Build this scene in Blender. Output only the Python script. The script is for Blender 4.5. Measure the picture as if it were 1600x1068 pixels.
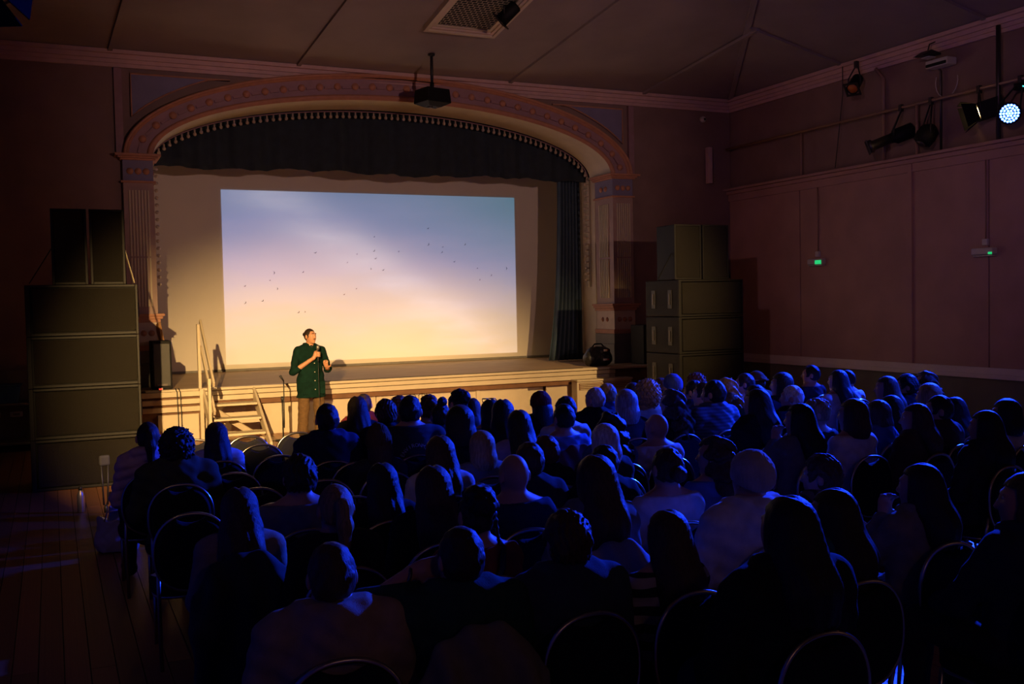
import bpy, bmesh, math, random
import numpy as np
from mathutils import Vector, Matrix, bvhtree
random.seed(7); rng = np.random.default_rng(7)
S = bpy.context.scene; C = S.collection; PI = math.pi
for o in list(bpy.data.objects): bpy.data.objects.remove(o)

# ------------------------------------------------------------------ camera
F, YAW, PIT, ROL, CZ = 1556.0, math.radians(24.8), math.radians(2.25), math.radians(1.17), 2.1
fw = np.array([math.sin(YAW)*math.cos(PIT), math.cos(YAW)*math.cos(PIT), -math.sin(PIT)])
rt = np.array([math.cos(YAW), -math.sin(YAW), 0.0]); up = np.cross(rt, fw)
rt2 = rt*math.cos(ROL) - up*math.sin(ROL); up2 = up*math.cos(ROL) + rt*math.sin(ROL)
def at(u, v, X=None, Y=None, Z=None):
    d = fw + rt2*(u-800)/F - up2*(v-534)/F
    t = X/d[0] if X is not None else Y/d[1] if Y is not None else (Z-CZ)/d[2]
    return d*t + np.array([0, 0, CZ])
cam = bpy.data.cameras.new('camera'); cam.sensor_width = 36; cam.lens = F/1600*36; cam.clip_end = 100
camo = bpy.data.objects.new('camera', cam); C.objects.link(camo)
m = Matrix(((rt2[0], up2[0], -fw[0], 0), (rt2[1], up2[1], -fw[1], 0), (rt2[2], up2[2], -fw[2], CZ), (0, 0, 0, 1)))
camo.matrix_world = m; S.camera = camo

# ------------------------------------------------------------------ world, lights, exposure
W = bpy.data.worlds.new('world'); S.world = W; W.use_nodes = True
W.node_tree.nodes['Background'].inputs[0].default_value = (0.02, 0.02, 0.03, 1)
W.node_tree.nodes['Background'].inputs[1].default_value = 0.0
S.view_settings.view_transform = 'Standard'; S.view_settings.look = 'None'
S.view_settings.exposure = 0.0; S.view_settings.gamma = 1.0; S.view_settings.use_curve_mapping = False
S.cycles.use_denoising = True; S.cycles.sample_clamp_indirect = 4.0; S.cycles.max_bounces = 8
S.cycles.caustics_reflective = False; S.cycles.caustics_refractive = False
def spot(name, loc, tgt, col, power, angle, blend=1.0, size=0.06):
    l = bpy.data.lights.new(name, 'SPOT'); l.color = col; l.energy = power
    l.spot_size = math.radians(angle); l.spot_blend = blend; l.shadow_soft_size = size
    o = bpy.data.objects.new(name, l); C.objects.link(o); o.location = loc
    o.rotation_euler = (Vector(tgt)-Vector(loc)).to_track_quat('-Z', 'Y').to_euler(); return o
WARM = (1.0, 0.60, 0.22)
LAMP_L = (-0.29, 4.9, 3.55); LAMP_R = (13.1, 7.0, 4.9); LAMP_C = (5.6, -1.0, 3.35)
spot('stage_spot_left', LAMP_L, (4.2, 18.4, -0.6), WARM, 11200, 37, 1.0, 0.03)
spot('stage_spot_right', LAMP_R, (4.0, 16.3, 0.6), WARM, 1600, 15, 0.6)
spot('stage_spot_ceiling', (8.1, 4.0, 6.3), (8.2, 20.0, -0.7), WARM, 6200, 26, 1.0, 0.03)
spot('stage_wash_centre', LAMP_C, (6.2, 17.6, 5.0), (1.0, 0.56, 0.48), 1250, 41, 0.8)
BLUE = (0.008, 0.04, 1.0)
LED = tuple(at(1577, 177, X=12.95))
spot('blue_led_spot', (LED[0]-.06, LED[1]-.05, LED[2]-.03), (4.4, 5.3, 0.4), BLUE, 18500, 60, 0.8, 0.12)
spot('blue_led_spot_rear', (13.0, 5.2, 4.8), (6.2, 8.0, 0.9), BLUE, 3900, 31, 0.8, 0.12)
spot('violet_wall_fill', (-1.2, 2.0, 4.7), (13.4, 13.2, 4.3), (1.0, .50, .62), 520, 36, 1.0, 0.1)  # unseen violet fill added to brighten the panelled wall
for n_, x_ in (('rear_fill_aisle', 1.5), ('rear_fill_far', 10.5)):  # dim warm fill points added behind the camera, no actual wall fittings
    l_ = bpy.data.lights.new(n_, 'POINT'); l_.color = (1.0, .50, .42); l_.energy = 16; l_.shadow_soft_size = .15
    o_ = bpy.data.objects.new(n_, l_); C.objects.link(o_); o_.location = (x_, -2.6, 3.6)

# ------------------------------------------------------------------ materials
MATS = {}
def M(name, col, rough=0.6, metal=0.0, var=0.0, vscale=8.0, bump=0.0, bscale=60.0, emit=None, estr=1.0, stretch=None, spec=0.5):
    if name in MATS: return MATS[name]
    mt = bpy.data.materials.new(name); mt.use_nodes = True; MATS[name] = mt
    N, L = mt.node_tree.nodes, mt.node_tree.links; b = N['Principled BSDF']
    b.inputs['Base Color'].default_value = (*col, 1); b.inputs['Roughness'].default_value = rough
    b.inputs['Metallic'].default_value = metal; b.inputs['Specular IOR Level'].default_value = spec
    tc = N.new('ShaderNodeTexCoord'); mp = N.new('ShaderNodeMapping'); L.new(tc.outputs['Object'], mp.inputs[0])
    if stretch: mp.inputs['Scale'].default_value = stretch
    if var:
        nz = N.new('ShaderNodeTexNoise'); nz.inputs['Scale'].default_value = vscale; nz.inputs['Detail'].default_value = 4
        L.new(mp.outputs[0], nz.inputs[0])
        mr = N.new('ShaderNodeMapRange'); mr.inputs[1].default_value = 0.3; mr.inputs[2].default_value = 0.7
        mr.inputs[3].default_value = 1-var; mr.inputs[4].default_value = 1+var; L.new(nz.outputs[0], mr.inputs[0])
        hs = N.new('ShaderNodeHueSaturation'); hs.inputs['Color'].default_value = (*col, 1)
        L.new(mr.outputs[0], hs.inputs['Value']); L.new(hs.outputs[0], b.inputs['Base Color'])
    if bump:
        n2 = N.new('ShaderNodeTexNoise'); n2.inputs['Scale'].default_value = bscale; n2.inputs['Detail'].default_value = 3
        L.new(mp.outputs[0], n2.inputs[0]); bp = N.new('ShaderNodeBump'); bp.inputs['Strength'].default_value = bump
        bp.inputs['Distance'].default_value = 0.02; L.new(n2.outputs[0], bp.inputs['Height']); L.new(bp.outputs[0], b.inputs['Normal'])
    if emit:
        b.inputs['Emission Color'].default_value = (*emit, 1); b.inputs['Emission Strength'].default_value = estr
    return mt
M('wall_brown', (0.26, 0.17, 0.15), 0.75, var=.12, vscale=2, bump=.08, bscale=25)
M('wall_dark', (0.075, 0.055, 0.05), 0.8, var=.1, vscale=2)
M('wall_lower', (0.17, 0.16, 0.13), 0.7, var=.1, vscale=3)
M('panel_paint', (0.46, 0.28, 0.25), 0.7, var=.1, vscale=1.6, bump=.1, bscale=14)
M('ceiling_paint', (0.30, 0.255, 0.26), 0.85, var=.1, vscale=1.2, bump=.06, bscale=9)
M('cornice_paint', (0.62, 0.42, 0.40), 0.6, var=.08, vscale=5)
M('cream_paint', (0.62, 0.55, 0.42), 0.6, var=.06, vscale=4)
M('dado_white', (0.74, 0.66, 0.64), 0.5, var=.06, vscale=3)
M('pink_paint', (0.62, 0.50, 0.42), 0.6, var=.07, vscale=6)
M('shaft_paint', (0.40, 0.28, 0.26), 0.6, var=.07, vscale=6)
M('mauve_paint', (0.34, 0.20, 0.23), 0.6, var=.1, vscale=5)
M('terracotta', (0.50, 0.24, 0.15), 0.6, var=.1, vscale=9)
M('slate_blue_paint', (0.22, 0.20, 0.33), 0.6, var=.08, vscale=4)
M('grey_paint', (0.22, 0.21, 0.19), 0.7, var=.08, vscale=5)
M('stage_white', (0.56, 0.48, 0.36), 0.55, var=.06, vscale=3, bump=.05, bscale=30)
M('stage_under', (0.16, 0.075, 0.035), 0.7, var=.2, vscale=6)
M('screen_cloth', (0.80, 0.75, 0.66), 0.9, var=.02, vscale=2)
M('black_plastic', (0.018, 0.018, 0.02), 0.45, bump=.1, bscale=200)
M('black_cab', (0.007, 0.007, 0.008), 0.6, bump=.2, bscale=160, spec=.2)
M('grille', (0.011, 0.0095, 0.006), 0.42, spec=.35, metal=.1, bump=.6, bscale=330, var=.3, vscale=220)
M('cab_edge', (0.012, 0.0115, 0.011), 0.6, spec=.25)
M('cab_grey', (.04, .04, .05), .8, spec=.15)
M('matte_black', (.012, .012, .013), .95, spec=.05)
M('chrome', (0.5, 0.48, 0.45), 0.25, metal=1)
M('steel_dark', (0.10, 0.09, 0.09), 0.4, metal=.8)
M('pipe_paint', (0.35, 0.22, 0.17), 0.5)
M('white_plastic', (0.6, 0.58, 0.55), 0.4)
M('valance_cloth', (0.022, 0.036, 0.052), 0.9, bump=.15, bscale=120, var=.15, vscale=6)
M('curtain_cloth', (0.05, 0.085, 0.125), 0.75, bump=.1, bscale=90, var=.15, vscale=5)
M('bulb_glass', (0.50, 0.42, 0.33), 0.3)
M('chair_fabric', (0.010, 0.010, 0.016), 0.9, bump=.2, bscale=300, spec=.12)
M('chair_frame', (0.42, 0.37, 0.31), 0.3, metal=1.0)
M('skin', (0.46, 0.25, 0.17), 0.55, var=.06, vscale=12)
M('skin_tan', (0.52, 0.26, 0.15), 0.5, var=.06, vscale=14)
M('denim', (0.03, 0.04, 0.075), 0.9, var=.15, vscale=20, spec=.15)
M('black_trousers', (0.015, 0.015, 0.018), 0.9)
M('shoe_leather', (0.03, 0.025, 0.022), 0.5)
M('wood_raw', (0.42, 0.22, 0.09), 0.55, var=.2, vscale=4, stretch=(12, 12, 1))
M('floor_base', (0.05, 0.022, 0.01), 0.7)
M('mic_metal', (0.25, 0.24, 0.23), 0.35, metal=.7)
M('led_glow', (0.2, 0.4, 1), 0.4, emit=(0.045, 0.13, 1.0), estr=26)
M('lamp_glow', (1, .7, .4), 0.4, emit=(1.0, 0.60, 0.22), estr=24)
M('green_glow', (0.0, .6, .2), 0.4, emit=(0.02, 0.75, 0.22), estr=0.75)
M('red_glow', (0.6, .05, .03), 0.4, emit=(1.0, 0.06, 0.03), estr=1.5)
M('cyan_glow', (0, .4, .4), .4, emit=(0.1, 0.8, 0.8), estr=1.4)
def wood_floor():
    mt = M('floor_plank', (0.34, 0.15, 0.058), 0.36, bump=.06, bscale=4, stretch=(14, 1, 14))
    N, L = mt.node_tree.nodes, mt.node_tree.links; b = N['Principled BSDF']
    oi = N.new('ShaderNodeObjectInfo'); mr = N.new('ShaderNodeMapRange'); mr.inputs[3].default_value = .72; mr.inputs[4].default_value = 1.25
    L.new(oi.outputs['Random'], mr.inputs[0])
    tc = N.new('ShaderNodeTexCoord'); mp = N.new('ShaderNodeMapping'); mp.inputs['Scale'].default_value = (40, 2.0, 40); L.new(tc.outputs['Object'], mp.inputs[0])
    nz = N.new('ShaderNodeTexNoise'); nz.inputs['Scale'].default_value = 1.0; nz.inputs['Detail'].default_value = 5; L.new(mp.outputs[0], nz.inputs[0])
    mu = N.new('ShaderNodeMath'); mu.operation = 'MULTIPLY'; L.new(mr.outputs[0], mu.inputs[0])
    m2 = N.new('ShaderNodeMapRange'); m2.inputs[1].default_value = .3; m2.inputs[2].default_value = .7; m2.inputs[3].default_value = .75; m2.inputs[4].default_value = 1.2
    L.new(nz.outputs[0], m2.inputs[0]); L.new(m2.outputs[0], mu.inputs[1])
    hs = N.new('ShaderNodeHueSaturation'); hs.inputs['Color'].default_value = (0.34, 0.15, 0.058, 1); L.new(mu.outputs[0], hs.inputs['Value']); L.new(hs.outputs[0], b.inputs['Base Color'])
wood_floor()

# ------------------------------------------------------------------ mesh helpers
class MB:
    def __init__(s): s.v, s.f, s.m, s.sm = [], [], [], []
    def add(s, V, Fc, mi=0, smooth=False):
        n = len(s.v); s.v += [tuple(map(float, p)) for p in V]
        for q in Fc: s.f.append(tuple(i+n for i in q)); s.m.append(mi); s.sm.append(smooth)
        return s
    def box(s, x0, x1, y0, y1, z0, z1, mi=0, M4=None):
        V = [(x, y, z) for x in (x0, x1) for y in (y0, y1) for z in (z0, z1)]
        if M4 is not None: V = [M4 @ Vector(p) for p in V]
        return s.add(V, [(0, 1, 3, 2), (4, 6, 7, 5), (0, 4, 5, 1), (2, 3, 7, 6), (0, 2, 6, 4), (1, 5, 7, 3)], mi)
    def bar(s, a, b, w, h, mi=0, upv=(0, 0, 1)):
        a, b = Vector(a), Vector(b); d = (b-a).normalized(); x = d.cross(Vector(upv))
        if x.length < 1e-4: x = Vector((1, 0, 0))
        x.normalize(); z = x.cross(d)
        V = [p + x*sx*w/2 + z*sz*h/2 for p in (a, b) for sx in (-1, 1) for sz in (-1, 1)]
        return s.add(V, [(0, 1, 3, 2), (4, 6, 7, 5), (0, 4, 5, 1), (2, 3, 7, 6), (0, 2, 6, 4), (1, 5, 7, 3)], mi)
    def path(s, pts, r, n=8, mi=0, closed=False):
        P = [Vector(p) for p in pts]; R = r if isinstance(r, (list, tuple)) else [r]*len(P); rings = []; prev = None
        for i, p in enumerate(P):
            if closed: d = P[(i+1) % len(P)] - P[i-1]
            else: d = P[min(i+1, len(P)-1)] - P[max(i-1, 0)]
            d.normalize()
            if prev is None:
                x = d.cross(Vector((0, 0, 1)))
                if x.length < .05: x = d.cross(Vector((1, 0, 0)))
            else: x = prev - d*prev.dot(d)
            x.normalize(); prev = x; y = d.cross(x)
            rings.append([p + (x*math.cos(2*PI*k/n) + y*math.sin(2*PI*k/n))*R[i] for k in range(n)])
        V = [q for r_ in rings for q in r_]; Fc = []; m_ = len(P)
        for i in range(m_ if closed else m_-1):
            a, b = i*n, ((i+1) % m_)*n
            for k in range(n): Fc.append((a+k, a+(k+1) % n, b+(k+1) % n, b+k))
        if not closed: Fc += [tuple(range(n-1, -1, -1)), tuple((m_-1)*n+k for k in range(n))]
        return s.add(V, Fc, mi, True)
    def lathe(s, prof, c=(0, 0, 0), n=16, mi=0, M4=None):
        V = []; m_ = len(prof)
        for r, z in prof:
            for k in range(n):
                p = Vector((r*math.cos(2*PI*k/n), r*math.sin(2*PI*k/n), z))
                V.append((M4 @ p if M4 is not None else p) + Vector(c))
        Fc = [(i*n+k, i*n+(k+1) % n, (i+1)*n+(k+1) % n, (i+1)*n+k) for i in range(m_-1) for k in range(n)]
        Fc += [tuple(range(n-1, -1, -1)), tuple((m_-1)*n+k for k in range(n))]
        return s.add(V, Fc, mi, True)
    def prism(s, pts, axis, d0, d1, mi=0):
        n = len(pts)
        def mk(a, b, d): return {'x': (d, a, b), 'y': (a, d, b), 'z': (a, b, d)}[axis]
        V = [mk(a, b, d0) for a, b in pts] + [mk(a, b, d1) for a, b in pts]
        Fc = [tuple(range(n)), tuple(range(2*n-1, n-1, -1))] + [(i, n+i, n+(i+1) % n, (i+1) % n) for i in range(n)]
        return s.add(V, Fc, mi)
    def grid(s, G, mi=0, smooth=True):
        r, c = len(G), len(G[0])
        return s.add([p for row in G for p in row], [(i*c+j, i*c+j+1, (i+1)*c+j+1, (i+1)*c+j) for i in range(r-1) for j in range(c-1)], mi, smooth)
    def mesh(s, name, mats):
        me = bpy.data.meshes.new(name); me.from_pydata(s.v, [], s.f)
        for mt in (mats if isinstance(mats, (list, tuple)) else [mats]): me.materials.append(MATS[mt] if isinstance(mt, str) else mt)
        me.polygons.foreach_set('material_index', s.m); me.polygons.foreach_set('use_smooth', s.sm)
        bm = bmesh.new(); bm.from_mesh(me); bmesh.ops.recalc_face_normals(bm, faces=bm.faces); bm.to_mesh(me); bm.free(); return me
    def build(s, name, mats, parent=None, bevel=0.0):
        o = obj(name, s.mesh(name, mats), parent)
        if bevel:
            b = o.modifiers.new('edge', 'BEVEL'); b.width = bevel; b.segments = 2; b.limit_method = 'ANGLE'
        return o
def obj(name, me, parent=None, loc=None, rz=0.0):
    o = bpy.data.objects.new(name, me); C.objects.link(o)
    if parent is not None: o.parent = parent
    if loc is not None: o.location = loc
    if rz: o.rotation_euler = (0, 0, rz)
    return o
def tag(o, label=None, cat=None, group=None, kind=None):
    if label: o['label'] = label
    if cat: o['category'] = cat
    if group: o['group'] = group
    if kind: o['kind'] = kind
    return o
def thing(name, label, cat, loc=(0, 0, 0), rz=0.0, group=None):
    return tag(obj(name, None, None, loc, rz), label, cat, group)
def objmat(o, mt):
    o.material_slots[0].link = 'OBJECT'; o.material_slots[0].material = MATS[mt] if isinstance(mt, str) else mt

# ------------------------------------------------------------------ implicit surfaces
class Field:
    def __init__(s, lo, hi, h):
        s.lo, s.h = np.array(lo, float), h
        s.n = np.ceil((np.array(hi)-s.lo)/h).astype(int)+1
        s.ax = [(s.lo[i]+h*np.arange(s.n[i])).astype(np.float32) for i in range(3)]
        s.f = np.full(tuple(s.n), 9.0, np.float32)
    def sub(s, lo, hi):
        a = [max(0, int((lo[i]-s.lo[i])/s.h)) for i in range(3)]; b = [min(s.n[i], int((hi[i]-s.lo[i])/s.h)+2) for i in range(3)]
        return tuple(slice(a[i], max(a[i], b[i])) for i in range(3))
    def pts(s, sl):
        return s.ax[0][sl[0]][:, None, None], s.ax[1][sl[1]][None, :, None], s.ax[2][sl[2]][None, None, :]
    def put(s, sl, d, k, op='u'):
        a = s.f[sl]
        if op == 'u':
            h = np.maximum(k-np.abs(a-d), 0)/k; s.f[sl] = np.minimum(a, d)-h*h*k*.25
        else:
            d = -d; h = np.maximum(k-np.abs(a-d), 0)/k; s.f[sl] = np.maximum(a, d)+h*h*k*.25
    def seg(s, a, b, r1, r2=None, k=.02, sy=1.0, op='u'):
        r2 = r1 if r2 is None else r2; a, b = np.array(a, float), np.array(b, float); R = max(r1, r2)+k+2.5*s.h
        sl = s.sub(np.minimum(a, b)-R, np.maximum(a, b)+R)
        if min(q.stop-q.start for q in sl) <= 0: return s
        X, Y, Z = s.pts(sl); ba = b-a; ba2 = ba.copy(); ba2[1] *= sy
        px, py, pz = X-a[0], (Y-a[1])*sy, Z-a[2]
        t = np.clip((px*ba2[0]+py*ba2[1]+pz*ba2[2])/max(ba2@ba2, 1e-9), 0, 1)
        d = np.sqrt((px-t*ba2[0])**2+(py-t*ba2[1])**2+(pz-t*ba2[2])**2)-(r1+(r2-r1)*t)
        s.put(sl, d/(1 if sy <= 1 else sy**.5), k, op); return s
    def chain(s, P, R, k=.02, sy=1.0):
        for i in range(len(P)-1): s.seg(P[i], P[i+1], R[i], R[i+1], k, sy)
        return s
    def ell(s, c, r, k=.02, yaw=0.0, op='u', ox=(0, 0, 0)):
        c, r = np.array(c, float), np.array(r, float); R = r.max()+k+2.5*s.h; sl = s.sub(c-R, c+R)
        if min(q.stop-q.start for q in sl) <= 0: return s
        X, Y, Z = s.pts(sl); x, y, z = X-c[0], Y-c[1], Z-c[2]
        if yaw: ca, sa = math.cos(yaw), math.sin(yaw); x, y = x*ca+y*sa, -x*sa+y*ca
        k0 = np.sqrt((x/r[0])**2+(y/r[1])**2+(z/r[2])**2); k1 = np.sqrt((x/r[0]**2)**2+(y/r[1]**2)**2+(z/r[2]**2)**2)
        s.put(sl, k0*(k0-1)/np.maximum(k1, 1e-6), k, op); return s
    def cut(s, fn):
        X, Y, Z = s.pts((slice(None),)*3); s.f = np.maximum(s.f, fn(X, Y, Z)).astype(np.float32); return s
    def disp(s, fn):
        X, Y, Z = s.pts((slice(None),)*3); s.f = (s.f+fn(X, Y, Z)).astype(np.float32); return s
    def mesh(s, name, mt=None):
        f = s.f; nx, ny, nz = f.shape; S_ = f < 0
        cn = np.zeros((nx-1, ny-1, nz-1), np.int8)
        offs = [(i, j, k) for i in (0, 1) for j in (0, 1) for k in (0, 1)]
        for i, j, k in offs: cn += S_[i:nx-1+i, j:ny-1+j, k:nz-1+k]
        I, J, K = np.nonzero((cn > 0) & (cn < 8)); nV = len(I)
        idx = np.full(cn.shape, -1, np.int32); idx[I, J, K] = np.arange(nV)
        c = np.stack([f[I+i, J+j, K+k] for i, j, k in offs], 1); P = np.zeros((nV, 3)); cnt = np.zeros(nV); O = np.array(offs, float)
        for a in range(8):
            for b in range(a+1, 8):
                if np.abs(O[a]-O[b]).sum() != 1: continue
                mk = (c[:, a] < 0) != (c[:, b] < 0); t = c[mk, a]/(c[mk, a]-c[mk, b])
                P[mk] += O[a]+t[:, None]*(O[b]-O[a]); cnt[mk] += 1
        P = (P/cnt[:, None]+np.stack([I, J, K], 1))*s.h+s.lo; Q = []
        for ax in range(3):
            sh = [slice(None)]*3; s2 = [slice(None)]*3; sh[ax] = slice(0, -1); s2[ax] = slice(1, None)
            A, B = S_[tuple(sh)], S_[tuple(s2)]; e = A != B; o1, o2 = [i for i in range(3) if i != ax]
            ii = np.array(np.nonzero(e)); ok = (ii[o1] > 0) & (ii[o2] > 0) & (ii[o1] < f.shape[o1]-1) & (ii[o2] < f.shape[o2]-1); ii = ii[:, ok]
            def g(d1, d2):
                q = ii.copy(); q[o1] += d1; q[o2] += d2; return idx[q[0], q[1], q[2]]
            q = np.stack([g(-1, -1), g(0, -1), g(0, 0), g(-1, 0)], 1); fl = A[ii[0], ii[1], ii[2]]
            if ax == 1: fl = ~fl
            q[~fl] = q[~fl][:, ::-1]; Q.append(q)
        return fastmesh(name, P, np.concatenate(Q), mt)
def fastmesh(name, P, Q, mt):
    me = bpy.data.meshes.new(name); me.vertices.add(len(P)); me.vertices.foreach_set('co', P.astype(np.float32).ravel())
    me.loops.add(Q.size); me.loops.foreach_set('vertex_index', Q.astype(np.int32).ravel())
    me.polygons.add(len(Q)); me.polygons.foreach_set('loop_start', np.arange(0, Q.size, 4, dtype=np.int32))
    me.polygons.foreach_set('loop_total', np.full(len(Q), 4, np.int32)); me.polygons.foreach_set('use_smooth', np.ones(len(Q), bool))
    if mt: me.materials.append(MATS[mt] if isinstance(mt, str) else mt)
    me.update(calc_edges=True); me.validate(); return me
def wob(X, Y, Z, f, seed=0.0):
    return (np.sin(X*f+seed)*np.sin(Y*f*1.13+2.1+seed)*np.sin(Z*f*.91+1.3) + .5*np.sin(X*f*2.1+.7)*np.sin(Y*f*1.9+seed)*np.sin(Z*f*2.3+.4))

# ------------------------------------------------------------------ hall constants
XL, XR, YW, YB, CX = -1.4, 13.4, 17.6, -3.0, 6.0
ZC, SL = 6.30, 0.145
STY, SCY, STZ = 16.6, 20.6, 0.83
def struct(o, label=None): return tag(o, label, None, None, 'structure')

# floor with planks
fl = struct(MB().box(XL-.2, XR+.2, YB-.2, 18.5, -.12, -.021).build('floor', 'floor_base'))
pm = MB().box(-.5, .5, -.5, .5, -.02, 0).mesh('plank', 'floor_plank')
pw = .14; ncol = int((XR-XL)/pw)
for i in range(ncol):
    x = XL+pw*(i+.5); cut = 4.0+((i*5.3) % 8.0)
    for y0, y1 in ((YB, cut), (cut, 16.78)):
        o = obj('plank', pm, fl, (x, (y0+y1)/2, 0)); o.scale = (pw-.005, y1-y0-.004, 1)
# walls
struct(MB().box(XL-.2, XL, YB, YW+.2, 0, 6.5).build('wall_left', 'wall_dark'))
struct(MB().box(XL-.2, XR+.2, YB-.2, YB, 0, 7.4).build('wall_back', 'wall_dark'))
AI, AO, BI, BO, ZS = 4.37, 4.84, 1.17, 1.63, 4.65        # arch inner / outer half-width, rise, spring height
wf = MB(); wf.box(XL, CX-AO, YW, YW+.25, 0, 6.5); wf.box(CX+AO, XR, YW, YW+.25, 0, 6.5)
n = 48
for i in range(n):
    x0, x1 = -AO+2*AO*i/n, -AO+2*AO*(i+1)/n
    za, zb = ZS+(BO-.1)*math.sqrt(max(0, 1-(x0/AO)**2)), ZS+(BO-.1)*math.sqrt(max(0, 1-(x1/AO)**2))
    wf.prism([(CX+x0, za), (CX+x1, zb), (CX+x1, 6.5), (CX+x0, 6.5)], 'y', YW, YW+.25)
wfo = struct(wf.build('wall_front', 'wall_brown'))
MB().box(XL, CX-AO-.06, YW-.02, YW, 0, 1.02).box(CX+AO+.06, XR, YW-.02, YW, 0, 1.02).build('dado', 'wall_lower', wfo)
# ceiling : four slopes rising from the cornice to a flat centre
TY, SX = 6.8, 0.225; TX = SL*TY/SX; z1 = ZC+SL*TY; ce = MB()
o4 = [(XL, YB, ZC), (XR, YB, ZC), (XR, YW, ZC), (XL, YW, ZC)]; i4 = [(XL+TX, YB+TY, z1), (XR-TX, YB+TY, z1), (XR-TX, YW-TY, z1), (XL+TX, YW-TY, z1)]
ce.add(o4+i4, [(0, 1, 5, 4), (2, 3, 7, 6), (3, 0, 4, 7), (4, 5, 6, 7)])
ce.add([o4[1], o4[2], i4[2], i4[1]], [(0, 1, 2, 3)])
ceo = ce.build('ceiling', 'ceiling_paint'); struct(ceo)
sd = ceo.modifiers.new('thick', 'SOLIDIFY'); sd.thickness = .08; sd.offset = 1
def slope_pt(x, y, off=0.0): return Vector((x, y, ZC+min(SL*(YW-y), SX*(XR-x), SX*(x-XL), SL*TY)-off))
def rib(a, b, w=.07):
    MB().bar(slope_pt(*a, .02), slope_pt(*b, .02), w, .05).build('rib', 'ceiling_paint', ceo)
for x in (1.0, 4.05, 8.1, 11.1):
    t = min(SX/SL*min(x-XL, XR-x), TY); rib((x, YW), (x+.06*t, YW-t))
rib((XR, YW), (XR-TX, YW-TY), .10); rib((XL, YW), (XL+TX, YW-TY), .10)
for y in (14.1, 11.0, 7.6): rib((XR, y), (XR-min(TX, SL/SX*(YW-y)), y))
# cornices
def cornice(name, a, b, inward):
    m_ = MB(); a, b = Vector(a), Vector(b); iv = Vector(inward)
    for dz0, dz1, w in ((-.25, -.19, .05), (-.19, -.13, .085), (-.13, -.06, .13), (-.06, 0.0, .20)):
        p = [a+Vector((0, 0, dz0)), b+Vector((0, 0, dz0))]
        V = [q+iv*s_+Vector((0, 0, h_)) for q in p for s_ in (-.01, w) for h_ in (0, dz1-dz0)]
        m_.add(V, [(0, 1, 3, 2), (4, 6, 7, 5), (0, 4, 5, 1), (2, 3, 7, 6), (0, 2, 6, 4), (1, 5, 7, 3)])
    return struct(m_.build(name, 'cornice_paint'))
cornice('trim_1', (XL, YW, ZC+.02), (XR, YW, ZC+.02), (0, -1, 0)); cornice('trim_2', (XR, YB, ZC+.02), (XR, YW, ZC+.02), (-1, 0, 0))
# right wall: lower boarding, dado rail, painted panels, ledge, recessed upper wall
ZL = 4.44
wr = struct(MB().box(XR+.02, XR+.25, YB, YW+.2, 0, 6.5).build('wall_right', 'wall_brown'))
MB().box(XR-.03, XR+.03, YB, YW, 0, .76).build('lower_boarding', 'wall_lower', wr)
ys = [YB, 2.2, 5.6, 8.8, 11.05, 12.6, 15.38, YW]
for a, b in zip(ys[:-1], ys[1:]): MB().box(XR-.035, XR+.02, a+.012, b-.012, .93, ZL-.26).build('panel', 'panel_paint', wr, .006)
for y in (12.6,): MB().box(XR-.075, XR, y-.045, y+.045, .93, ZL-.12).build('batten', 'panel_paint', wr, .006)
MB().box(XR-.06, XR+.02, YB, YW, ZL-.26, ZL-.12).build('frieze', 'panel_paint', wr)
struct(MB().box(XR-.11, XR+.02, YB, YW, .76, .83).box(XR-.07, XR+.02, YB, YW, .83, .93).build('baseboard_right', 'dado_white'))
struct(MB().box(XR-.12, XR+.02, YB, YW, ZL-.12, ZL-.05).box(XR-.20, XR+.02, YB, YW, ZL-.05, ZL).build('trim_3', 'panel_paint', None, .008))

# ------------------------------------------------------------------ proscenium
arch = thing('proscenium_arch', 'wide shallow proscenium arch with studded mauve band above the stage', 'arch', (CX, YW, 0))
def ellp(s_, t): # s 0 inner..1 outer
    a, b = AI+(AO-AI)*s_, BI+(BO-BI)*s_; return a*math.cos(t), ZS+b*math.sin(t)
def sweep(prof, name, mt, n=72, parent=arch):
    G = []
    for i in range(n+1):
        t = PI*i/n; G.append([(ellp(s_, t)[0], y, ellp(s_, t)[1]) for s_, y in prof])
    return MB().grid(G).build(name, mt, parent)
sweep([(1.0, .02), (1.0, -.16), (.97, -.19), (.91, -.19), (.88, -.16), (.86, -.13), (.82, -.13), (.80, -.08)], 'outer_moulding', 'terracotta')
sweep([(.81, -.09), (.21, -.06)], 'band', 'mauve_paint')
sweep([(.22, -.06), (.20, -.10), (.15, -.12), (.09, -.12), (.06, -.09), (.0, -.09), (0.0, .03)], 'inner_moulding', 'terracotta')
sweep([(0.0, -.08), (-.03, .10), (-.05, .4), (-.05, .75)], 'soffit', 'cream_paint')
rsm = MB().lathe([(.005, .045), (.03, .04), (.045, .02), (.062, .012), (.065, -.01)], n=10, M4=Matrix.Rotation(PI/2, 4, 'X')).mesh('rosette', 'terracotta')
bam = MB().box(-.085, .085, -.02, .02, -.022, .022).mesh('stud_bar', 'mauve_paint')
ts = []
tt = np.linspace(0.04, PI-.04, 2000); xs, zs = (AI+.5*(AO-AI))*np.cos(tt), (BI+.5*(BO-BI))*np.sin(tt)
ln = np.concatenate([[0], np.cumsum(np.hypot(np.diff(xs), np.diff(zs)))]); nr = 31
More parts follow.
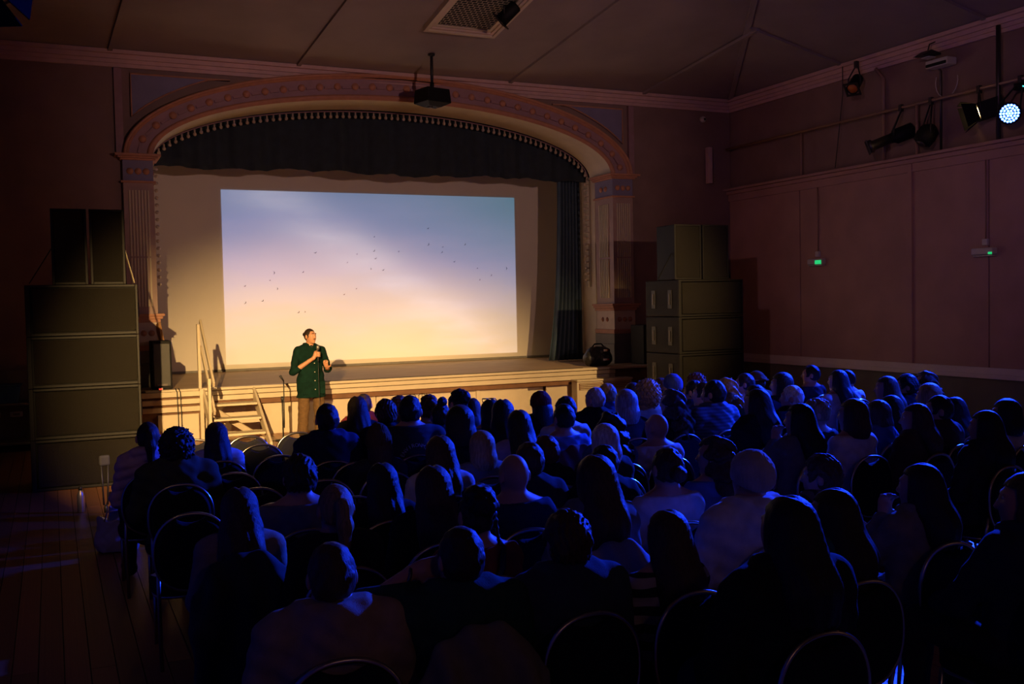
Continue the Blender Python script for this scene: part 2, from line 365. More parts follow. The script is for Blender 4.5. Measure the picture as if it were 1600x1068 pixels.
for i in range(nr):
    t = float(np.interp(ln[-1]*(i+.3)/nr, ln, tt)); x, z = ellp(.52, t); obj('rosette', rsm, arch, (x, -.085, z))
    t = float(np.interp(ln[-1]*(i+.8)/nr, ln, tt)); x, z = ellp(.48, t); dx, dz = -(AI+.2)*math.sin(t), (BI+.2)*math.cos(t)
    o = obj('stud_bar', bam, arch, (x, -.085, z)); o.rotation_euler = (0, -math.atan2(dz, dx), 0)
for sg in (-1, 1):
    MB().box(sg*(AO-.02), sg*(AO+.10), -.07, .02, ZS, 6.06).build('surround_post', 'mauve_paint', arch)
    # spandrel panel with raised outline
    x0, x1, zt = sg*(AO-.16), sg*(AO-1.75), 5.98
    curve = [(sg*xx, ZS+(BO+.13)*math.sqrt(max(0, 1-(xx/(AO+.12))**2))+.05) for xx in np.linspace(AO-1.75, AO-.16, 14)]
    pts = [(x0, zt), (x1, zt)] + [c_ for c_ in curve if c_[1] < zt-.01]
    pan = MB().prism(pts, 'y', -.045, .0).build('spandrel_panel', 'slate_blue_paint', arch)
    MB().path([(a, -.05, b) for a, b in pts], .016, 6, closed=True).build('panel_bead', 'terracotta', pan)
struct(MB().box(CX-AO-.1, CX+AO+.1, YW-.045, YW, 5.2, 6.06).build('trim_4', 'mauve_paint')) if False else None
# pilasters
def pilaster(sg, label):
    p = thing('pilaster', label, 'pilaster', (CX+sg*(AI+.015), YW-.12, STZ), 0, 'stage pilasters')
    def X(a): return sg*a
    W_, D_ = .47, .75
    def bx(m_, a0, a1, y0, y1, z0, z1): m_.box(min(X(a0), X(a1)), max(X(a0), X(a1)), y0, y1, z0-STZ, z1-STZ)
    m_ = MB(); bx(m_, 0, W_, 0, D_, 1.9, 4.2); m_.build('shaft', 'shaft_paint', p)
    m_ = MB(); bx(m_, 0, W_, 0, D_, 4.2, 4.56); m_.build('frieze', 'slate_blue_paint', p)
    m_ = MB()
    for z0, z1, e in ((4.56, 4.59, .04), (4.59, 4.62, .075), (4.62, 4.66, .12), (4.19, 4.225, .035)): bx(m_, -e, W_+e, -e, D_, z0, z1)
    m_.build('capital', 'terracotta', p, .005)
    m_ = MB()
    for z0, z1, e in ((2.00, 2.04, .10), (1.955, 2.00, .07), (1.90, 1.955, .035)): bx(m_, -e, W_+e, -e, D_, z0, z1)
    m_.build('base_moulding', 'terracotta', p, .005)
    m_ = MB(); bx(m_, -.01, W_+.01, -.01, D_, 1.52, 1.90); m_.build('pedestal', 'pink_paint', p)
    m_ = MB(); bx(m_, -.035, W_+.035, -.035, D_, 1.43, 1.52); m_.build('pedestal_band', 'terracotta', p, .01)
    m_ = MB(); bx(m_, -.05, W_+.05, -.05, D_, STZ, 1.22); bx(m_, -.03, W_+.03, -.03, D_, 1.22, 1.43); m_.build('plinth', 'grey_paint', p, .01)
    for zz0, zz1 in ((2.16, 2.96), (2.99, 4.07)):
        fm = MB().box(-.012, .012, -.022, 0, zz0-STZ, zz1-STZ).mesh('flute', 'cream_paint')
        for i in range(7): obj('flute', fm, p, (X(.09+i*.048), 0, 0))
        fs = MB().box(-.022, .0, -.014, .014, zz0-STZ, zz1-STZ).mesh('flute', 'cream_paint')
        for i in range(6):
            o = obj('flute', fs, p, (0, .20+i*.065, 0)); o.scale = (sg, 1, 1)
    for zz, r_ in ((4.38, 1.0), (1.72, .95)):
        for i in range(3):
            o = obj('rosette', rsm, p, (X(.11+i*.125), -.01, zz-STZ)); o.scale = (r_*.85,)*3
        for i in range(2):
            o = obj('rosette', rsm, p, (X(-.005), .28+i*.18, zz-STZ)); o.rotation_euler = (0, 0, -sg*PI/2); o.scale = (r_*.85,)*3
pilaster(-1, 'fluted pilaster with round studs rising behind the aisle loudspeaker stack')
pilaster(1, 'fluted pilaster with round studs rising beside the blue stage curtain')
# stage house
sh = MB(); sh.box(-.2, 12.2, SCY+.06, SCY+.2, 0, 6.8)
struct(sh.build('wall_stage', 'screen_cloth'))
struct(MB().box(.2, .35, 18.3, SCY+.1, 0, 6.8).box(11.65, 11.8, 18.3, SCY+.1, 0, 6.8).box(.2, 1.5, 18.30, 18.36, STZ, 6.8).box(10.55, 11.8, 18.30, 18.36, STZ, 6.8).build('wall_wings', 'cream_paint'))
struct(MB().box(-.2, 12.2, 17.86, SCY+.2, 6.8, 6.9).build('ceiling_stage', 'wall_brown'))
struct(MB().box(10.37, 10.42, 18.2, 18.75, STZ, 4.7).build('trim_5', 'cream_paint'))
# screen with the projected sky
scr = thing('projection_screen', 'large white projection screen showing a pastel evening sky with small birds', 'screen', (6.4, SCY, STZ+.02))
MB().box(-4.9, 5.0, 0, .04, 0, 5.2).build('screen_cloth', 'screen_cloth', scr)
MB().box(-4.9, 5.0, -.03, .0, -.015, .03).build('bottom_batten', 'grey_paint', scr)
IX0, IX1, IZ0, IZ1 = 3.17, 9.64, 0.97, 4.48
def image_mat():
    mt = bpy.data.materials.new('projected_sky'); mt.use_nodes = True; MATS['projected_sky'] = mt
    N, L = mt.node_tree.nodes, mt.node_tree.links; b = N['Principled BSDF']
    b.inputs['Base Color'].default_value = (.8, .75, .66, 1); b.inputs['Roughness'].default_value = .9
    tc = N.new('ShaderNodeTexCoord'); sp = N.new('ShaderNodeSeparateXYZ'); L.new(tc.outputs['Generated'], sp.inputs[0])
    def math_(op, a, b_=None, c_=None):
        n_ = N.new('ShaderNodeMath'); n_.operation = op
        for i, q in enumerate((a, b_, c_)):
            if q is None: continue
            if isinstance(q, (int, float)): n_.inputs[i].default_value = q
            else: L.new(q, n_.inputs[i])
        return n_.outputs[0]
    u, v = sp.outputs[0], sp.outputs[2]
    mp = N.new('ShaderNodeMapping'); mp.inputs['Rotation'].default_value = (0, .55, 0); mp.inputs['Scale'].default_value = (2.0, 1, 4.5); L.new(tc.outputs['Generated'], mp.inputs[0])
    nz = N.new('ShaderNodeTexNoise'); nz.inputs['Scale'].default_value = 1.5; nz.inputs['Detail'].default_value = 7; nz.inputs['Roughness'].default_value = .55; L.new(mp.outputs[0], nz.inputs[0])
    vv = math_('ADD', v, math_('MULTIPLY', math_('SUBTRACT', nz.outputs[0], .5), .34))
    cr = N.new('ShaderNodeValToRGB'); L.new(vv, cr.inputs[0]); e = cr.color_ramp.elements
    e[0].position = .02; e[0].color = (.40, .29, .18, 1); e[1].position = 1.0; e[1].color = (.10, .19, .36, 1)
    for p_, c_ in ((.20, (.42, .33, .27, 1)), (.36, (.42, .35, .41, 1)), (.56, (.32, .30, .49, 1)), (.80, (.17, .23, .43, 1))):
        q = e.new(p_); q.color = c_
    # teal towards the upper outer corner, pale streak across the middle
    teal = math_('MULTIPLY', math_('POWER', u, 2.2), math_('POWER', v, 1.6))
    mx = N.new('ShaderNodeMix'); mx.data_type = 'RGBA'; L.new(math_('MULTIPLY', teal, .95), mx.inputs[0]); L.new(cr.outputs[0], mx.inputs[6]); mx.inputs[7].default_value = (.025, .15, .22, 1)
    dline = math_('ADD', math_('SUBTRACT', v, .72), math_('MULTIPLY', math_('SUBTRACT', u, .35), 1.25))
    st = math_('POWER', 2.718, math_('MULTIPLY', math_('MULTIPLY', dline, dline), -38.0))
    st = math_('MULTIPLY', st, math_('MULTIPLY', math_('SUBTRACT', nz.outputs[0], .22), .9))
    m3 = N.new('ShaderNodeMix'); m3.data_type = 'RGBA'; L.new(st, m3.inputs[0]); L.new(mx.outputs[2], m3.inputs[6]); m3.inputs[7].default_value = (.80, .75, .84, 1)
    L.new(m3.outputs[2], b.inputs['Emission Color']); b.inputs['Emission Strength'].default_value = .88
image_mat()
img = MB().box(IX0-6.4, IX1-6.4, -.012, -.002, IZ0-STZ-.02, IZ1-STZ-.02).build('projected_image', 'projected_sky', scr)
M('bird_dark', (.012, .014, .03), .9)
BIRDS = [(585,370),(669,357),(670,382),(692,386),(727,382),(585,392),(623,393),(691,394),(493,395),(558,397),(710,409),(587,404),(543,410),(580,420),(599,422),(746,419),(768,430),(792,419),(750,437),(474,425),(429,426),(422,438),(434,451),(411,470),(557,451),(538,460),(467,488),(477,487),(383,447),(384,473)]
bb = MB()
for i, (u, v) in enumerate(BIRDS):
    p = at(u, v, Y=SCY-.013); p = p-np.array([6.4, SCY, STZ+.02]); r_ = .024+.014*((i*7) % 3)/2; a = random.uniform(.3, 1.6)
    for sg in (-1, 1):
        q = [(0, .006), (sg*r_, .5*r_), (sg*r_*.5, .004), (0, -.007)]
        q = [(p[0]+x*math.cos(a)-z*math.sin(a), p[2]+x*math.sin(a)+z*math.cos(a)) for x, z in q]
        bb.prism(q, 'y', -.016, -.012)
bb.build('bird_silhouettes', 'bird_dark', img)

# valance, curtain, bulbs
def drape(name, mt, xs, ztop, zbot, yfun, nz=14, label=None, cat=None, thick=.012):
    G = []
    for j in range(nz+1):
        a = j/nz; G.append([(x+0.0, yfun(x, a), ztop(x)+(zbot(x)-ztop(x))*a) for x in xs])
    o = MB().grid(G).build(name, mt); sd = o.modifiers.new('thick', 'SOLIDIFY'); sd.thickness = thick
    return tag(o, label, cat)
vx = np.linspace(1.35, 10.65, 420)
drape('valance', 'valance_cloth', vx, lambda x: 6.25, lambda x: 4.63+.022*math.sin(x*1.7)+.02*math.sin(x*6.3+1)+.012*abs(math.sin(x*11)),
      lambda x, a: 18.62+.035*math.sin(x*17+1.3*math.sin(x*2.3))*(.4+.6*a)+.02*math.sin(x*7.1), 10, 'dark pleated valance hanging across the top of the stage opening', 'valance')
def curt():
    G = []
    for j in range(25):
        a = j/24; z = 5.9+(STZ+.02-5.9)*a; w = .52+.16*a**3; x0 = 10.42-w; row = []
        for i in range(161):
            s_ = i/160; row.append((x0+w*s_-.12*a**4*(1-s_), 18.95+.055*math.sin(s_*2*PI*7+.6*math.sin(a*3))*(.6+.5*a), z))
        G.append(row)
    o = MB().grid(G).build('stage_curtain', 'curtain_cloth'); sd = o.modifiers.new('thick', 'SOLIDIFY'); sd.thickness = .012
    tag(o, 'dark blue stage curtain gathered beside the pilaster at the stage edge', 'curtain')
curt()
bs = thing('bulb_string', 'row of small round unlit bulbs lining the inside of the proscenium arch', 'light string', (CX, 18.40, ZS))
bum = MB().lathe([(.016, .0), (.016, -.045), (.014, -.05), (.026, -.062), (.033, -.082), (.028, -.103), (.012, -.115), (.002, -.117)], n=8).mesh('bulb', 'bulb_glass')
tt = np.linspace(0.0, PI, 3000); a_, b_ = AI-.05, BI-.06
xs, zs = a_*np.cos(tt), b_*np.sin(tt); ln = np.concatenate([[0], np.cumsum(np.hypot(np.diff(xs), np.diff(zs)))])
for i in range(78):
    t = float(np.interp(ln[-1]*(i+.5)/78, ln, tt)); obj('bulb', bum, bs, (a_*math.cos(t), 0, b_*math.sin(t)))
for sg in (-1, 1):
    for i in range(17):
        o = obj('bulb', bum, bs, (sg*(a_+.02), 0, -.1-i*.125)); o.rotation_euler = (0, sg*PI/2, 0)
    MB().box(sg*a_, sg*(a_+.03), .0, .03, -2.25, 0).build('batten', 'cream_paint', bs)
MB().path([(a_*1.004*math.cos(t), .01, b_*1.004*math.sin(t)+.01) for t in np.linspace(0, PI, 60)], .012, 6).build('conduit', 'mauve_paint', bs)

# ------------------------------------------------------------------ stage
stg = thing('stage', 'raised wooden stage with cream lipped edge and panelled front', 'stage', (CX, STY, 0))
def deck_mat():
    mt = M('stage_deck', (0.40, 0.28, 0.16), 0.6, spec=.25, var=.18, vscale=2.0, stretch=(.6, 6, 6), bump=.05, bscale=20)
deck_mat()
for i in range(13):
    y0 = .14+i*.32; MB().box(-5.4, 5.4, y0, y0+.315, STZ-.03, STZ).build('deck_board', 'stage_deck', stg, .003)
MB().box(-4.7, 4.72, -.02, .135, STZ-.045, STZ+.002).build('nosing', 'stage_white', stg, .012)
MB().box(-4.62, 3.86, -.0, .10, STZ-.125, STZ-.055).build('lip_board', 'stage_white', stg, .008)
MB().box(-4.62, 3.86, .015, .10, STZ-.215, STZ-.135).build('lip_board', 'stage_white', stg, .008)
MB().box(-4.6, 4.6, .06, .16, STZ-.30, STZ-.03).build('fascia_rail', 'stage_under', stg)
fx = [-4.55, -3.75, -2.9, -1.95, -.9, -.05, .04, 1.02, 2.05, 2.42, 3.1, 4.55]
for a, b in zip(fx[:-1], fx[1:]):
    back = .25 if a in (2.05,) else .14
    MB().box(a+.006, b-.006, back, back+.03, .0, STZ-.275).build('fascia_panel', 'stage_white', stg, .004)
MB().box(.985, 1.055, .10, .16, 0, STZ-.28).build('fascia_post', 'stage_white', stg, .004)
MB().box(-5.35, 5.35, .30, 4.2, 0, STZ-.035).build('stage_core', 'stage_under', stg)
M('ink', (.05, .035, .02), .8)
g = MB(); q0 = at(652, 619, Y=STY+.135)
for dx, dz, rr in ((-.10, 0, .07), (0, .03, .06), (.09, .0, .07)):
    g.path([(q0[0]-CX+dx+rr*math.cos(t), .137, q0[2]+dz+rr*.6*math.sin(t)) for t in np.linspace(.2, 3.0, 10)], .006, 5)
for dx in (-.03, .03): g.path([(q0[0]-CX+dx, .137, q0[2]+.02), (q0[0]-CX+dx, .137, q0[2]-.4)], .005, 5)
g.build('scribbled_mark', 'ink', stg)
MB().path([(q0[0]-CX-2.4, -.01, STZ+.005)]+[(q0[0]-CX-2.4+.3*i, .02+.01*math.sin(i), STZ+.006) for i in range(1, 20)], .006, 5).build('cable', 'black_plastic', stg)
# steps with handrail
st = thing('stage_steps', 'white wooden steps with a slanted handrail leading up to the stage', 'steps', (2.58, STY-.02, 0))
for i, (y0, z) in enumerate(((-.34, .60), (-.66, .40), (-.98, .20))):
    MB().box(-.36, .36, y0-.14, y0+.16, z-.035, z).build('tread', 'stage_white', st, .006)
for sx in (-.40, .40):
    MB().prism([(.0, STZ-.02), (.0, STZ-.26), (-1.12, .0), (-1.32, .0), (-1.32, .06)], 'x', sx-.02, sx+.02).build('stringer', 'stage_white', st, .004)
MB().bar((-.36, -.1, .55), (.36, -.95, .05), .03, .09).build('brace', 'stage_white', st)
for y0, zt in ((.02, 1.86), (-1.02, 1.05)):
    MB().box(-.47, -.425, y0-.045, y0+.045, 0, zt).build('rail_post', 'stage_white', st, .004)
for dz in (0, -.42):
    MB().bar((-.40, .12, 1.90+dz), (-.40, -1.18, .96+dz), .035, .09).build('handrail', 'stage_white', st, .006)
# side platform beside the steps
pl = thing('side_platform', 'low cream platform with slatted front beside the loudspeaker stack', 'platform', (1.75, STY-.1, 0))
for z0, z1 in ((.72, .80), (.60, .68), (.48, .56)): MB().box(-.55, .36, .0, .06, z0, z1).build('slat', 'stage_white', pl, .004)
MB().box(-.55, .36, .06, .10, 0, .80).build('back_board', 'stage_under', pl)
MB().box(-.28, .34, .0, .05, 0, .44).build('lower_panel', 'stage_white', pl, .004)
MB().box(.36, .42, -.02, .1, 0, .83).build('post', 'stage_white', pl, .004)
for dx in (.02, .07): tag(MB().path([(1.72+dx, 16.48, .86), (1.74+dx, 16.43, .8), (1.75+dx, 16.44, .4), (1.75+dx, 16.45, .01)], .008, 6).build('power_cable', 'black_plastic'), ('black cable hanging down the cream platform nearer the steps' if dx > .05 else 'black cable hanging down the cream platform farther from the steps'), 'cable', 'cables on the side platform')
o = tag(MB().box(-.03, .03, -.03, .03, 0, .035, 0).box(-.025, .025, -.033, -.03, .008, .028, 1).build('power_strip', ['white_plastic', 'red_glow']), 'small power strip glowing red on the stage corner', 'power strip'); o.location = tuple(at(251, 607, Y=16.65)[:2])+(STZ,)
# leaning board
pb = at(266, 596, Y=17.05); ptop = at(247, 505, Y=17.45)
tag(MB().bar(pb+np.array([0, 0, .01]), ptop, .05, .10).build('leaning_plank', 'wood_raw', None, .004), 'narrow bare wooden plank leaning against the pilaster by the steps', 'plank')
# small loudspeakers on the stage
def wedge_speaker(loc, label, w, rz=0):
    t = thing('loudspeaker', label, 'loudspeaker', loc, rz, 'small stage loudspeakers')
    MB().box(-w/2, w/2, -.20, .22, 0, .78).build('cabinet', 'black_cab', t, .015)
    MB().box(-w/2+.02, w/2-.02, -.215, -.19, .05, .74).build('grille', 'black_plastic', t, .01)
    MB().box(-w/4, w/4, -.218, -.205, .06, .09).build('badge', 'steel_dark', t)
wedge_speaker((1.58, 16.95, STZ), 'small black loudspeaker on the stage beside the slatted platform', .30)
wedge_speaker((10.86, 17.0, STZ), 'small black loudspeaker on the stage beside the black bag', .52, .12)
# bag
bg = thing('equipment_bag', 'black equipment bag with reflective patches on the stage edge', 'bag', (9.72, 17.02, STZ), .1)
fb = Field((-.36, -.26, -.02), (.36, .26, .50), .011)
fb.seg((-.18, 0, .15), (.16, 0, .15), .15, .15, .05).seg((-.12, 0, .26), (.12, 0, .26), .12, .12, .06).ell((.1, -.12, .13), (.13, .08, .11), .03).ell((.09, -.1, .3), (.12, .07, .06), .03).cut(lambda X, Y, Z: .004-Z).disp(lambda X, Y, Z: .006*wob(X, Y, Z, 38))
obj('bag_body', fb.mesh('bag_body', 'black_plastic'), bg)
MB().path([(-.15, 0, .36), (-.08, 0, .43), (.08, 0, .43), (.15, 0, .36)], .014, 6).build('handle', 'black_cab', bg)
M('reflective', (.85, .8, .65), .3); M('red_patch', (.5, .03, .03), .5)
for z, w in ((.13, .07), (.31, .05)): MB().box(.05-w, .05+w*.4, -.205, -.19, z-.02, z+.02, 0).box(.05+w*.45, .05+w, -.205, -.19, z-.016, z+.016, 1).build('reflective_patch', ['reflective', 'red_patch'], bg)
# convector heater
hx0, hx1 = 8.86, 10.05
ht = thing('convector_heater', 'cream convector heater with a slatted grille below the stage edge', 'heater', ((hx0+hx1)/2, 16.32, 0))
hw = (hx1-hx0)/2
MB().box(-hw, hw, 0, .22, .03, .60).build('casing', 'stage_white', ht, .012); MB().box(-hw-.01, hw+.01, -.03, .23, .60, .635).build('top_shelf', 'stage_white', ht, .008)
MB().box(-hw+.04, hw-.04, -.006, .01, .44, .57).build('grille_recess', 'stage_under', ht)
sm_ = MB().box(-.075, .075, -.014, 0, -.006, .006).mesh('grille_slat', 'stage_white')
for i in range(7):
    for j in range(4): obj('grille_slat', sm_, ht, (-hw+.13+i*.155, -.004, .455+j*.032))
tag(MB().path([(10.35, 16.62, .78), (10.45, 16.4, .50), (10.75, 16.2, .38), (11.05, 16.3, .30), (11.2, 16.35, .012), (11.5, 16.4, .012)], .012, 6).build('slack_cable', 'steel_dark'), 'slack cable looping from the stage edge towards the loudspeakers', 'cable')

# ------------------------------------------------------------------ loudspeaker stacks
WORDS = ['lowest', 'second lowest', 'second highest', 'highest']
def sub_stack(x0, x1, y0, dep, where, side):
    h_ = 2.42/4
    for i in range(4):
        t = thing('subwoofer', f'{WORDS[i]} large black subwoofer in the stack {where}', 'subwoofer', ((x0+x1)/2, y0, i*h_+.001), 0, 'stacked subwoofers')
        w = (x1-x0)/2
        MB().box(-w, w, .02, dep, .004, h_-.004).build('cabinet', 'black_cab', t, .012)
        MB().box(-w+.07, w-.03, -.004, .03, .045, h_-.045).build('grille', 'grille', t, .008)
        MB().box(-w, -w+.05, -.015, .03, .0, h_-.004).box(w-.028, w, -.015, .03, .0, h_-.004).box(-w+.05, w-.028, -.015, .03, h_-.035, h_-.004).box(-w+.05, w-.028, -.015, .03, .004, .035).build('front_frame', 'cab_edge', t, .006)
        for yy in (.25, .75):
            MB().box(side*w-.006*side if side < 0 else w-.02, side*w+.02*side if side < 0 else w+.006, yy*dep-.045, yy*dep+.045, .15, .42).build('handle_recess', 'black_plastic', t, .01) if False else None
            hm = MB(); hm.box(-.012, .006, -.05, .05, .14, .44, 0); hm.bar((-.016, -.0, .20), (-.016, .0, .38), .02, .02, 1)
            o = hm.build('handle', ['black_plastic', 'steel_dark'], t); o.location = (side*w, yy*dep, 0); o.scale = (-side if side > 0 else 1, 1, 1)
        for xx in (-w+.1, w-.1): pass
sub_stack(-.27, .96, 12.85, .85, 'beside the water bottle', 1)
sub_stack(9.22, 10.5, 13.5, .98, 'before the panelled side wall', -1)
def top_pair(x0, x1, y0, where):
    w = (x1-x0-.03)/4
    for i, nm in enumerate(('aisle-side' if x0 < 2 else 'stage-side', 'stage-side' if x0 < 2 else 'wall-side')):
        xc = x0+w if i == 0 else x1-w
        t = thing('loudspeaker', f'{nm} tall black loudspeaker of the pair atop the stack {where}', 'loudspeaker', (xc, y0+.02, 2.422), 0, 'paired tall loudspeakers')
        MB().prism([(-w, 0.02), (w, 0.02), (w*.8, .6), (-w*.8, .6)], 'z', 0, .895).build('cabinet', 'black_cab', t, .012)
        MB().box(-w+.03, w-.03, -.004, .03, .03, .865).build('grille', 'grille', t, .008)
        MB().box(-w, -w+.03, -.012, .03, 0, .895).box(w-.03, w, -.012, .03, 0, .895).box(-w+.03, w-.03, -.012, .03, .865, .895).box(-w+.03, w-.03, -.012, .03, 0, .03).build('front_frame', 'cab_edge', t, .005)
    s_ = 1 if x0 < 2 else 1
    M('strap', (.35, .3, .2), .8)
    for sx, xe in ((x0, x0-.25), (x1, x1+.1)):
        tag(MB().bar((sx, y0+.1, 2.85), (xe, y0+.12, 2.44), .03, .008).build('ratchet_strap', 'strap' if (sx > x0 and x0 < 2) else 'matte_black'), f"{'pale' if (sx > x0 and x0 < 2) else ('dark' if sx == x0 else 'black')} strap slanting down from the tall loudspeakers {where}", 'strap')
top_pair(.03, .84, 12.9, 'beside the water bottle'); top_pair(9.2, 10.27, 13.55, 'before the panelled side wall')

# ------------------------------------------------------------------ back-left corner clutter
sv = thing('storage_shelf', 'dark low storage shelf against the wall beside the subwoofer stack', 'shelf', (-.78, 17.2, 0))
for z in (.12, .72): MB().box(-.5, .5, -.25, .3, z-.03, z).build('shelf_board', 'wall_lower', sv)
for x in (-.47, .47):
    for y in (-.22, .27): MB().box(x-.025, x+.025, y-.025, y+.025, 0, 1.2).build('leg', 'black_cab', sv)
MB().box(-.5, .5, .27, .3, .72, 1.2).build('back_panel', 'wall_lower', sv)
M('tub_blue', (.03, .11, .25), .5)
tb = thing('storage_tub', 'blue plastic storage tub on the dark shelf', 'tub', (-.72, 17.15, .722))
MB().prism([(-.22, 0), (.22, 0), (.26, .26), (-.26, .26)], 'y', -.16, .16).build('tub_body', 'tub_blue', tb, .01); MB().box(-.28, .28, -.18, .18, .26, .285).build('lid', 'tub_blue', tb, .008)
for dx in (-.18, -.06, .06, .18): MB().box(dx-.012, dx+.012, -.17, -.155, .02, .25).build('rib', 'tub_blue', tb)
for x, lb in ((-.86, 'pale socket plate low on the wall under the storage shelf'), (-.55, 'second pale socket plate under the storage shelf')):
    o = tag(MB().box(-.09, .09, -.02, .0, -.04, .04, 0).box(-.05, .05, -.025, -.02, -.02, .02, 1).build('socket_plate', ['white_plastic', 'grey_paint'], None, .004), lb, 'socket'); o.location = (x, 17.575, .5)

# ------------------------------------------------------------------ ceiling vent, hanging projector
vA = at(662, 41, Y=13.5); 
def on_slope(u, v):
    d = fw + rt2*(u-800)/F - up2*(v-534)/F      # z = ZC+SL*(YW-y)
    t = (ZC+SL*YW-CZ)/(d[2]+SL*d[1]); return d*t+np.array([0, 0, CZ])
a, b = on_slope(660, 42), on_slope(772, 52)
vx0, vx1, vy1 = a[0], b[0], (a[1]+b[1])/2; vy0 = vy1-1.7; vcx, vcy = (vx0+vx1)/2, (vy0+vy1)/2
vz = ZC+SL*(YW-vcy); Rv = Matrix.Rotation(-math.atan(SL), 4, 'X')
vt = thing('ceiling_vent', 'rectangular ceiling vent with stepped cream frame and perforated panel', 'vent', (vcx, vcy, vz)); vt.rotation_euler = (-math.atan(SL), 0, 0)
hx, hy = (vx1-vx0)/2, (vy1-vy0)/2
def frame(e0, e1, z0, z1, nm, mt):
    m_ = MB(); A, B, a_, b_ = hx-e0, hy-e0, hx-e1, hy-e1
    m_.box(-A, A, b_, B, z0, z1).box(-A, A, -B, -b_, z0, z1).box(-A, -a_, -b_, b_, z0, z1).box(a_, A, -b_, b_, z0, z1); m_.build(nm, mt, vt)
frame(0, .06, -.09, 0, 'outer_frame', 'cream_paint'); frame(.06, .11, -.065, 0, 'middle_frame', 'pink_paint'); frame(.11, .17, -.04, .0, 'inner_frame', 'cream_paint')
frame(.165, .17, -.02, .005, 'lining', 'slate_blue_paint')
def perf():
    mt = M('perforated', (.5, .44, .36), .8); N, L = mt.node_tree.nodes, mt.node_tree.links
    tc = N.new('ShaderNodeTexCoord'); br = N.new('ShaderNodeTexBrick'); br.inputs['Scale'].default_value = 5.5; br.inputs['Brick Width'].default_value = .5; br.inputs['Row Height'].default_value = .4; br.inputs['Mortar Size'].default_value = .035
    br.inputs['Color1'].default_value = (.01, .01, .01, 1); br.inputs['Color2'].default_value = (.01, .01, .01, 1); br.inputs['Mortar'].default_value = (.5, .44, .36, 1)
    L.new(tc.outputs['Object'], br.inputs[0]); L.new(br.outputs[0], N['Principled BSDF'].inputs['Base Color'])
perf()
MB().box(-hx+.17, hx-.17, -hy+.17, hy-.17, -.02, -.005).build('perforated_panel', 'perforated', vt)
q = on_slope(674, 84)
pj = thing('hanging_projector', 'black box device hanging from the ceiling on a short pole before the arch', 'projector', tuple(q))
MB().path([(0, 0, .02), (0, 0, -.55)], .026, 10).build('pole', 'black_plastic', pj); MB().lathe([(.06, 0), (.06, -.03), (.03, -.05)], n=12).build('ceiling_plate', 'black_plastic', pj)
MB().lathe([(.035, -.50), (.04, -.55), (.02, -.62)], n=10).build('joint', 'black_cab', pj)
bxm = MB(); bxm.add([(x*.23, y*.2, -.62) for x, y in ((-1, -1), (1, -1), (1, 1), (-1, 1))]+[(x*.25, y*.22, -.86) for x, y in ((-1, -1), (1, -1), (1, 1), (-1, 1))]+[(x*.13, y*.1, -.92) for x, y in ((-1, -1), (1, -1), (1, 1), (-1, 1))],
        [(0, 1, 2, 3)]+[(i, i+4, (i+1) % 4+4, (i+1) % 4) for i in range(4)]+[(i+4, i+8, (i+1) % 4+8, (i+1) % 4+4) for i in range(4)]+[(8, 11, 10, 9)])
bo = bxm.build('housing', 'black_cab', pj, .008); bo.rotation_euler = (0, 0, .25)
MB().lathe([(.045, 0), (.045, -.04), (.03, -.045)], (-.05, -.02, -.9), 12).lathe([(.03, 0), (.03, -.03)], (.08, -.03, -.9), 10).build('lens', 'steel_dark', pj)

# ------------------------------------------------------------------ right wall equipment
RX = 13.22; RZ = float(at(1200, 218, X=RX)[2])
rl = thing('lighting_rail', 'long horizontal lighting rail on posts above the wall ledge', 'rail', (RX, 13.0, ZL))
MB().path([(0, -15, RZ-ZL), (0, 4.5, RZ-ZL)], .026, 8).build('pipe', 'pipe_paint', rl)
for u in (1252, 1433): 
    p = at(u, 240, X=RX); MB().path([(0, p[1]-13.0, 0), (0, p[1]-13.0, RZ-ZL)], .026 if u > 1300 else .02, 8).build('post', 'pipe_paint', rl)
p = at(1560, 150, X=RX); MB().path([(0, p[1]-13, 0), (0, p[1]-13, 1.72)], .035, 8).build('post', 'steel_dark', rl)
for u, z0, z1, r_, lb in ((1381, ZL, 5.98, .03, 'pale vertical pipe crossing behind the lighting rail near the lens spotlight'), (1470, ZL, 5.85, .02, 'dark vertical conduit behind the rail under the emergency lamp')):
    p = at(u, 160, X=XR-.03); tag(MB().path([(XR-.03, p[1], z0), (XR-.03, p[1], z1-.1), (XR-.1, p[1]+.12, z1+.1)], r_, 8).build('conduit', 'pipe_paint' if r_ > .025 else 'steel_dark'), lb, 'pipe')
p0, p1 = at(1318, 130, X=RX), at(1305, 262, X=RX)
tag(MB().path([(RX-.02, p0[1], p0[2]+.3), (RX-.02, p0[1], p0[2]-.2), (RX-.01, (p0[1]+p1[1])/2, (p0[2]+p1[2])/2-.1), (RX, p1[1], p1[2])], .008, 6).build('hanging_cable', 'black_plastic'), 'thin black cable hanging from the cornice spotlight to the ledge', 'cable')
p0 = at(1475, 110, X=RX+.05)
tag(MB().path([(RX+.05, p0[1]+.22*math.cos(t)-.05, p0[2]-.18+.26*math.sin(t)) for t in np.linspace(-.2-PI, .4, 14)], .008, 6).build('looped_cable', 'white_plastic'), 'pale looped cable below the emergency lamp', 'cable')

